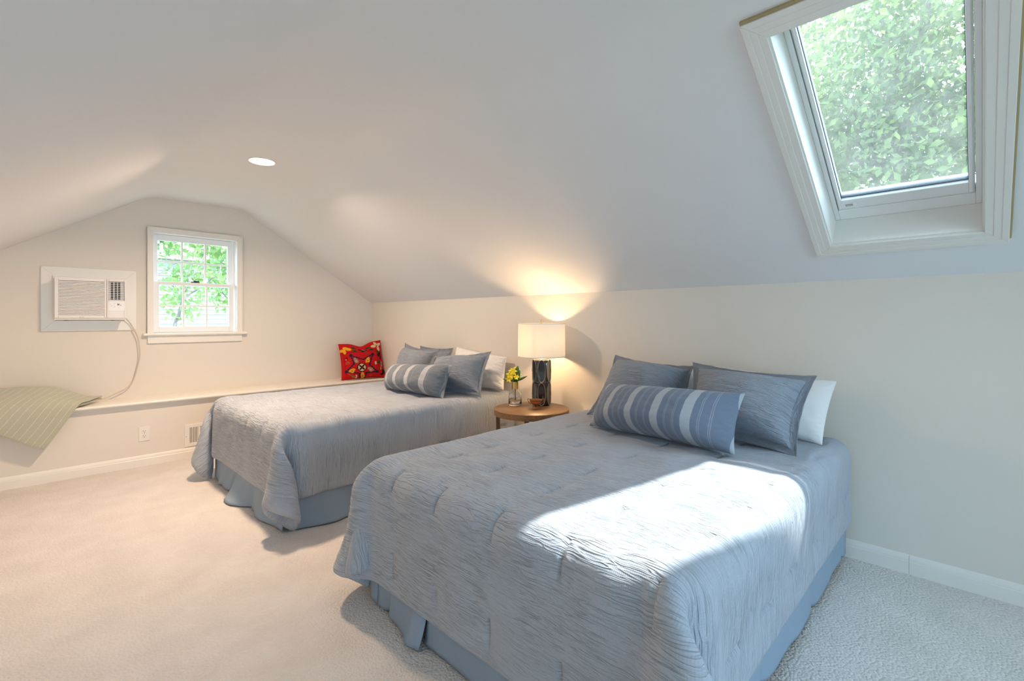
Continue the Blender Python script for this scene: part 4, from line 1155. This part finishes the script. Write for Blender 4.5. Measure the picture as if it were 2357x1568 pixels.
gold = mat('polished_gold_metal', (.83, .56, .18), .16, metal=1.0)
MB().lathe([(.0215, NZ + .125), (.0245, NZ + .125), (.0245, NZ + .178), (.0215, NZ + .178)], VX, VY, 40, close=True).build('collar', gold, vase)
auto_smooth(vase.children[-1], 40)
M['petal'] = mat('yellow_petal', (.80, .62, .02), .6); M['leaf'] = mat('green_leaf', (.07, .16, .025), .45); M['stem'] = mat('pale_green_stem', (.20, .30, .07), .5)
bsdf(M['petal']).inputs['Subsurface Weight'].default_value = .0
def leaf_mesh(b, p, dirv, nrm_, L, W, curl=.25, n=7):
    p = Vector(p); d_ = Vector(dirv).normalized(); nn = Vector(nrm_); nn = (nn - d_ * nn.dot(d_)).normalized(); s_ = d_.cross(nn)
    vs = []; 
    for k in range(n):
        t = k / (n - 1); w = W * math.sin(math.pi * min(1, t * .93 + .05)) ** .8 * .5
        c_ = p + d_ * (L * t) + nn * (-curl * L * t * t)
        vs += [tuple(c_ - s_ * w + nn * w * .35), tuple(c_), tuple(c_ + s_ * w + nn * w * .35)]
    fs = []
    for k in range(n - 1):
        a = k * 3; fs += [(a, a + 1, a + 4, a + 3), (a + 1, a + 2, a + 5, a + 4)]
    return b.add(vs, fs)
fl = empty('flower_sprig', (VX, VY, NZ + .12)); tag(fl, 'yellow alstroemeria blooms with green leaves standing in the glass vase', 'flowers')
MB().tube([(VX - .018, VY - .022, NZ + .045), (VX - .006, VY - .008, NZ + .115), (VX + .002, VY, NZ + .17), (VX + .004, VY + .002, NZ + .20)], .0032, 8).build('stem', M['stem'], fl, smooth=True)
# camera's right direction at the vase and direction towards the camera
RT = Vector((math.cos(YAW), -math.sin(YAW), 0)); TC = Vector((-VX, -VY, .35)).normalized()
c0 = Vector((VX, VY, NZ + .18))
for (dx, dz, dt_, L_, W_, cu) in ((-1.0, .28, .2, .088, .020, .20), (-.8, .62, .3, .082, .026, .15), (-.35, 1.1, .0, .10, .026, .1), (.16, 1.0, .45, .118, .045, .12), (.35, 1.0, .3, .095, .038, .1), (1.0, .42, .2, .096, .018, -.15), (-.5, .55, -.7, .08, .026, .2), (.5, .7, -.7, .08, .026, .2)):
    b = MB(); dv_ = RT * dx + Vector((0, 0, dz)) + TC * dt_ * .4
    leaf_mesh(b, c0 + RT * dx * .006, dv_, TC + Vector((0, 0, .4)), L_, W_, cu)
    o = b.build('leaf', M['leaf'], fl, smooth=True, raw=True)
    s_ = o.modifiers.new('thickness', 'SOLIDIFY'); s_.thickness = .0006
rnd.seed(4)
for (ox, oz, ot, R_) in ((-.030, .046, .018, .040), (-.012, .072, .012, .036), (-.046, .014, .022, .030), (.006, .030, .02, .026)):
    ce = c0 + RT * ox + Vector((0, 0, oz)) + TC * ot
    b0 = MB()
    blossom = link('blossom', MB().lathe([(0, -.004), (.005, 0), (.004, .006), (0, .007)], 0, 0, 10).mesh('blossom'), M['petal'], fl)
    blossom.data.transform(Matrix.Translation(ce))
    axis = (TC + RT * rnd.uniform(-.5, .5) + Vector((0, 0, .5))).normalized()
    e1 = axis.cross(Vector((.3, .2, 1))).normalized(); e2 = axis.cross(e1)
    for k in range(6):
        a = k * math.pi / 3 + rnd.uniform(-.2, .2)
        dv_ = (e1 * math.cos(a) + e2 * math.sin(a)) * .8 + axis * .65
        b = MB(); leaf_mesh(b, ce, dv_, axis, R_ * rnd.uniform(.85, 1.1), R_ * .55, .35)
        o = b.build('petal', M['petal'], blossom, smooth=True, raw=True)
        s_ = o.modifiers.new('thickness', 'SOLIDIFY'); s_.thickness = .0005
GX, GY = 2.585, 2.292
cmp_ = empty('glass_compote', (GX, GY, NZ)); tag(cmp_, 'little amber glass compote with two handles at the front of nightstand', 'bowl')
MB().lathe([(0, NZ + .021), (.007, NZ + .021), (.012, NZ + .026), (.028, NZ + .033), (.041, NZ + .047), (.046, NZ + .064), (.0475, NZ + .067), (.0440, NZ + .066), (.038, NZ + .049), (.025, NZ + .037), (0, NZ + .032)], GX, GY, 40).build('bowl', M['amber_glass'], cmp_, smooth=True)
MB().lathe([(0, NZ + .001), (.026, NZ + .001), (.027, NZ + .004), (.013, NZ + .010), (.007, NZ + .016), (.007, NZ + .0215), (0, NZ + .0215)], GX, GY, 40).build('foot', M['amber_glass'], cmp_, smooth=True)
for s_ in (-1, 1):
    pts = [Vector((GX, GY, NZ)) + RT * (s_ * r_) + Vector((0, 0, z_)) for r_, z_ in ((.034, .036), (.047, .042), (.056, .058), (.058, .070), (.052, .073), (.046, .066))]
    MB().tube(smooth_path([tuple(p) for p in pts], 4), .0026, 8).build('handle', M['amber_glass'], cmp_, smooth=True)

# ================================================================== OUTSIDE
GZ = -3.2
m = mat('lawn', (.13, .16, .09), .95)
tag(MB().quad((-40, -20, GZ), (60, -20, GZ), (60, 60, GZ), (-40, 60, GZ)).build('ground', m, raw=True), 'green lawn outside, seen only through the windows', kind='structure')

def leaf_mat(name, c1, c2, tcol):
    m = bpy.data.materials.new(name); m.use_nodes = True
    nt = m.node_tree; nt.nodes.clear(); out = nt.nodes.new('ShaderNodeOutputMaterial')
    at = nt.nodes.new('ShaderNodeTexCoord'); nz = nt.nodes.new('ShaderNodeTexNoise'); nz.inputs['Scale'].default_value = 1.6; nz.inputs['Detail'].default_value = 5
    nt.links.new(at.outputs['Object'], nz.inputs['Vector'])
    cr = nt.nodes.new('ShaderNodeValToRGB'); cr.color_ramp.elements[0].color = (*c1, 1); cr.color_ramp.elements[1].color = (*c2, 1)
    cr.color_ramp.elements[0].position = .35; cr.color_ramp.elements[1].position = .65
    nt.links.new(nz.outputs['Fac'], cr.inputs['Fac'])
    df = nt.nodes.new('ShaderNodeBsdfDiffuse'); tl = nt.nodes.new('ShaderNodeBsdfTranslucent'); mx = nt.nodes.new('ShaderNodeMixShader'); mx.inputs[0].default_value = .5
    nt.links.new(cr.outputs[0], df.inputs['Color']); tl.inputs['Color'].default_value = (*tcol, 1)
    nt.links.new(df.outputs[0], mx.inputs[1]); nt.links.new(tl.outputs[0], mx.inputs[2]); nt.links.new(mx.outputs[0], out.inputs['Surface'])
    return m
M['leaves_a'] = leaf_mat('bright_green_leaves', (.10, .19, .11), (.30, .41, .18), (.32, .46, .16))
M['leaves_b'] = leaf_mat('grey_green_leaves', (.055, .08, .055), (.14, .19, .08), (.17, .23, .07))
M['bark'] = mat('grey_bark', (.16, .14, .13), .9)

def foliage(name, parent, material, n, centre, radii, size, seed, clumps=60, spread=.5):
    """one mesh of loose leaves gathered in clumps"""
    r = np.random.RandomState(seed)
    c_ = r.randn(clumps, 3); c_ /= np.linalg.norm(c_, axis=1, keepdims=True); c_ *= (r.rand(clumps, 1) ** .45)
    c_ = c_ * np.array(radii) + np.array(centre)
    p = c_[r.randint(0, clumps, n)] + r.randn(n, 3) * spread
    d1 = r.randn(n, 3); d1[:, 2] -= .3; d1 /= np.linalg.norm(d1, axis=1, keepdims=True)
    d2 = np.cross(d1, r.randn(n, 3)); d2 /= np.linalg.norm(d2, axis=1, keepdims=True)
    nn = np.cross(d1, d2)
    s = size * (.6 + .8 * r.rand(n, 1))
    q = [p, p + d1 * s * .45 + d2 * s * .28 + nn * s * .05, p + d1 * s, p + d1 * s * .45 - d2 * s * .28 + nn * s * .05]
    V = np.stack(q, 1).reshape(-1, 3)
    Fq = np.arange(4 * n).reshape(n, 4)
    o = link(name, np_mesh(name, V, Fq, smooth=False), material, parent)
    o['kind'] = 'stuff'
    return o
def limb(b, p0, p1, r0, r1, seed, n=7, wob=.06):
    r = random.Random(seed); p0 = Vector(p0); p1 = Vector(p1); L_ = (p1 - p0).length
    pts = [p0.lerp(p1, k / n) + Vector((r.uniform(-1, 1), r.uniform(-1, 1), r.uniform(-1, 1))) * wob * L_ * math.sin(math.pi * k / n) for k in range(n + 1)]
    b.tube([tuple(p) for p in pts], [r0 + (r1 - r0) * k / n for k in range(n + 1)], 6)

# tree filling the roof window
t1 = empty('garden_tree', (10.2, .9, GZ)); tag(t1, 'leafy green tree filling the view through the roof window', 'tree', 'trees in the garden')
b = MB(); limb(b, (10.2, .9, GZ), (10.0, .9, 3.2), .22, .13, 1); limb(b, (10.0, .9, 3.2), (9.8, 1.2, 6.4), .13, .03, 2); b.build('trunk', M['bark'], t1)
rnd.seed(12)
for k in range(7):
    z = 1.6 + k * .7; a = rnd.uniform(0, 6.28); Lb = rnd.uniform(1.4, 2.4)
    b = MB(); limb(b, (10.05, .9, z), (10.05 + Lb * math.cos(a), .9 + Lb * math.sin(a), z + .8), .06, .012, 20 + k); b.build('branch', M['bark'], t1)
foliage('foliage', t1, M['leaves_b'], 19000, (9.8, 1.0, 4.4), (1.9, 2.6, 2.6), .12, 5, 110, .42)
t2 = empty('garden_tree', (15.6, 2.8, GZ)); tag(t2, 'darker grey-green tree behind the one outside the roof window', 'tree', 'trees in the garden')
b = MB(); limb(b, (15.6, 2.8, GZ), (15.5, 2.6, 6.0), .28, .08, 3); b.build('trunk', M['bark'], t2)
foliage('foliage', t2, M['leaves_b'], 9000, (15.5, 2.0, 6.0), (1.6, 4.2, 3.8), .15, 6, 120, .5)
# trees outside the gable window
def px_dir(px, py):
    r_ = (px - IMG_W / 2) / F_PX; u_ = -(py - HORIZON) / F_PX
    return Vector((r_ * math.cos(YAW) + math.sin(YAW), math.cos(YAW) - r_ * math.sin(YAW), u_))
def out_pt(px, py, y):
    d_ = px_dir(px, py); return Vector((0, 0, CAM_H)) + d_ * (y / d_.y)
t3 = empty('window_tree', (2.9, 11.0, GZ)); tag(t3, 'bright green tree whose branches cross the gable window', 'tree', 'trees in the garden')
b = MB(); limb(b, (1.55, 9.6, GZ), tuple(out_pt(395, 775, 9.6)), .07, .032, 30, 5, .02); limb(b, tuple(out_pt(395, 775, 9.6)), tuple(out_pt(420, 690, 9.6)), .032, .022, 31, 5, .03); b.build('trunk', M['bark'], t3)
for k, (p, q, r0) in enumerate((((420, 692), (474, 655), .020), ((420, 692), (385, 640), .014), ((420, 692), (445, 600), .018), ((474, 655), (530, 600), .014), ((528, 690), (490, 645), .016),
                                ((440, 640), (480, 575), .012), ((365, 630), (420, 600), .010), ((405, 740), (455, 718), .008), ((455, 718), (500, 722), .006), ((500, 640), (528, 560), .012))):
    b = MB(); limb(b, tuple(out_pt(*p, 9.6)), tuple(out_pt(*q, 9.8)), r0, r0 * .5, 40 + k, 5, .04); b.build('branch', M['bark'], t3)
foliage('foliage', t3, M['leaves_a'], 2600, (2.45, 10.2, 3.05), (1.5, .8, .85), .13, 8, 46, .24)
foliage('foliage', t3, M['leaves_a'], 420, (1.9, 9.7, 1.75), (.6, .3, .55), .10, 9, 16, .13)
foliage('foliage', t3, M['leaves_a'], 500, (2.75, 9.9, 1.8), (.35, .4, .55), .11, 10, 14, .14)
t4 = empty('window_tree', (4.6, 13.0, GZ)); tag(t4, 'yellow-green tree behind the right side of the gable window', 'tree', 'trees in the garden')
b = MB(); limb(b, (4.4, 13.0, GZ), (4.3, 13.0, 4.0), .16, .05, 33); b.build('trunk', M['bark'], t4)
foliage('foliage', t4, M['leaves_a'], 2600, (4.0, 12.9, 3.4), (1.2, .8, 1.8), .16, 11, 40, .3)

# neighbour's house
hs = empty('neighbour_house', (2.5, 16.0, GZ)); tag(hs, 'white clapboard house next door, seen through the gable window', 'house')
m = M['siding'] = mat('white_clapboard', (.55, .54, .53), .6)
HY = 15.0
b = MB(); b.box(-3.0, 8.0, HY + .03, HY + 6, GZ, 2.9)
b.prism([(HY - .3, 2.75), (HY + 3.0, 4.3), (HY + 6.3, 2.75), (HY + 6.3, 2.9), (HY + 3.0, 4.45), (HY - .3, 2.9)], lambda y, z: (-3.3, y, z), lambda y, z: (8.3, y, z))
b.build('wall', m, hs)
zb = .35
while zb < 2.74:
    bb_ = MB(); bb_.prism([(HY + .03, zb), (HY - .03, zb), (HY - .032, zb + .012), (HY + .022, zb + .135), (HY + .03, zb + .135)], lambda y, z: (.4, y, z), lambda y, z: (5.6, y, z))
    bb_.build('siding_board', m, hs)
    zb += .125
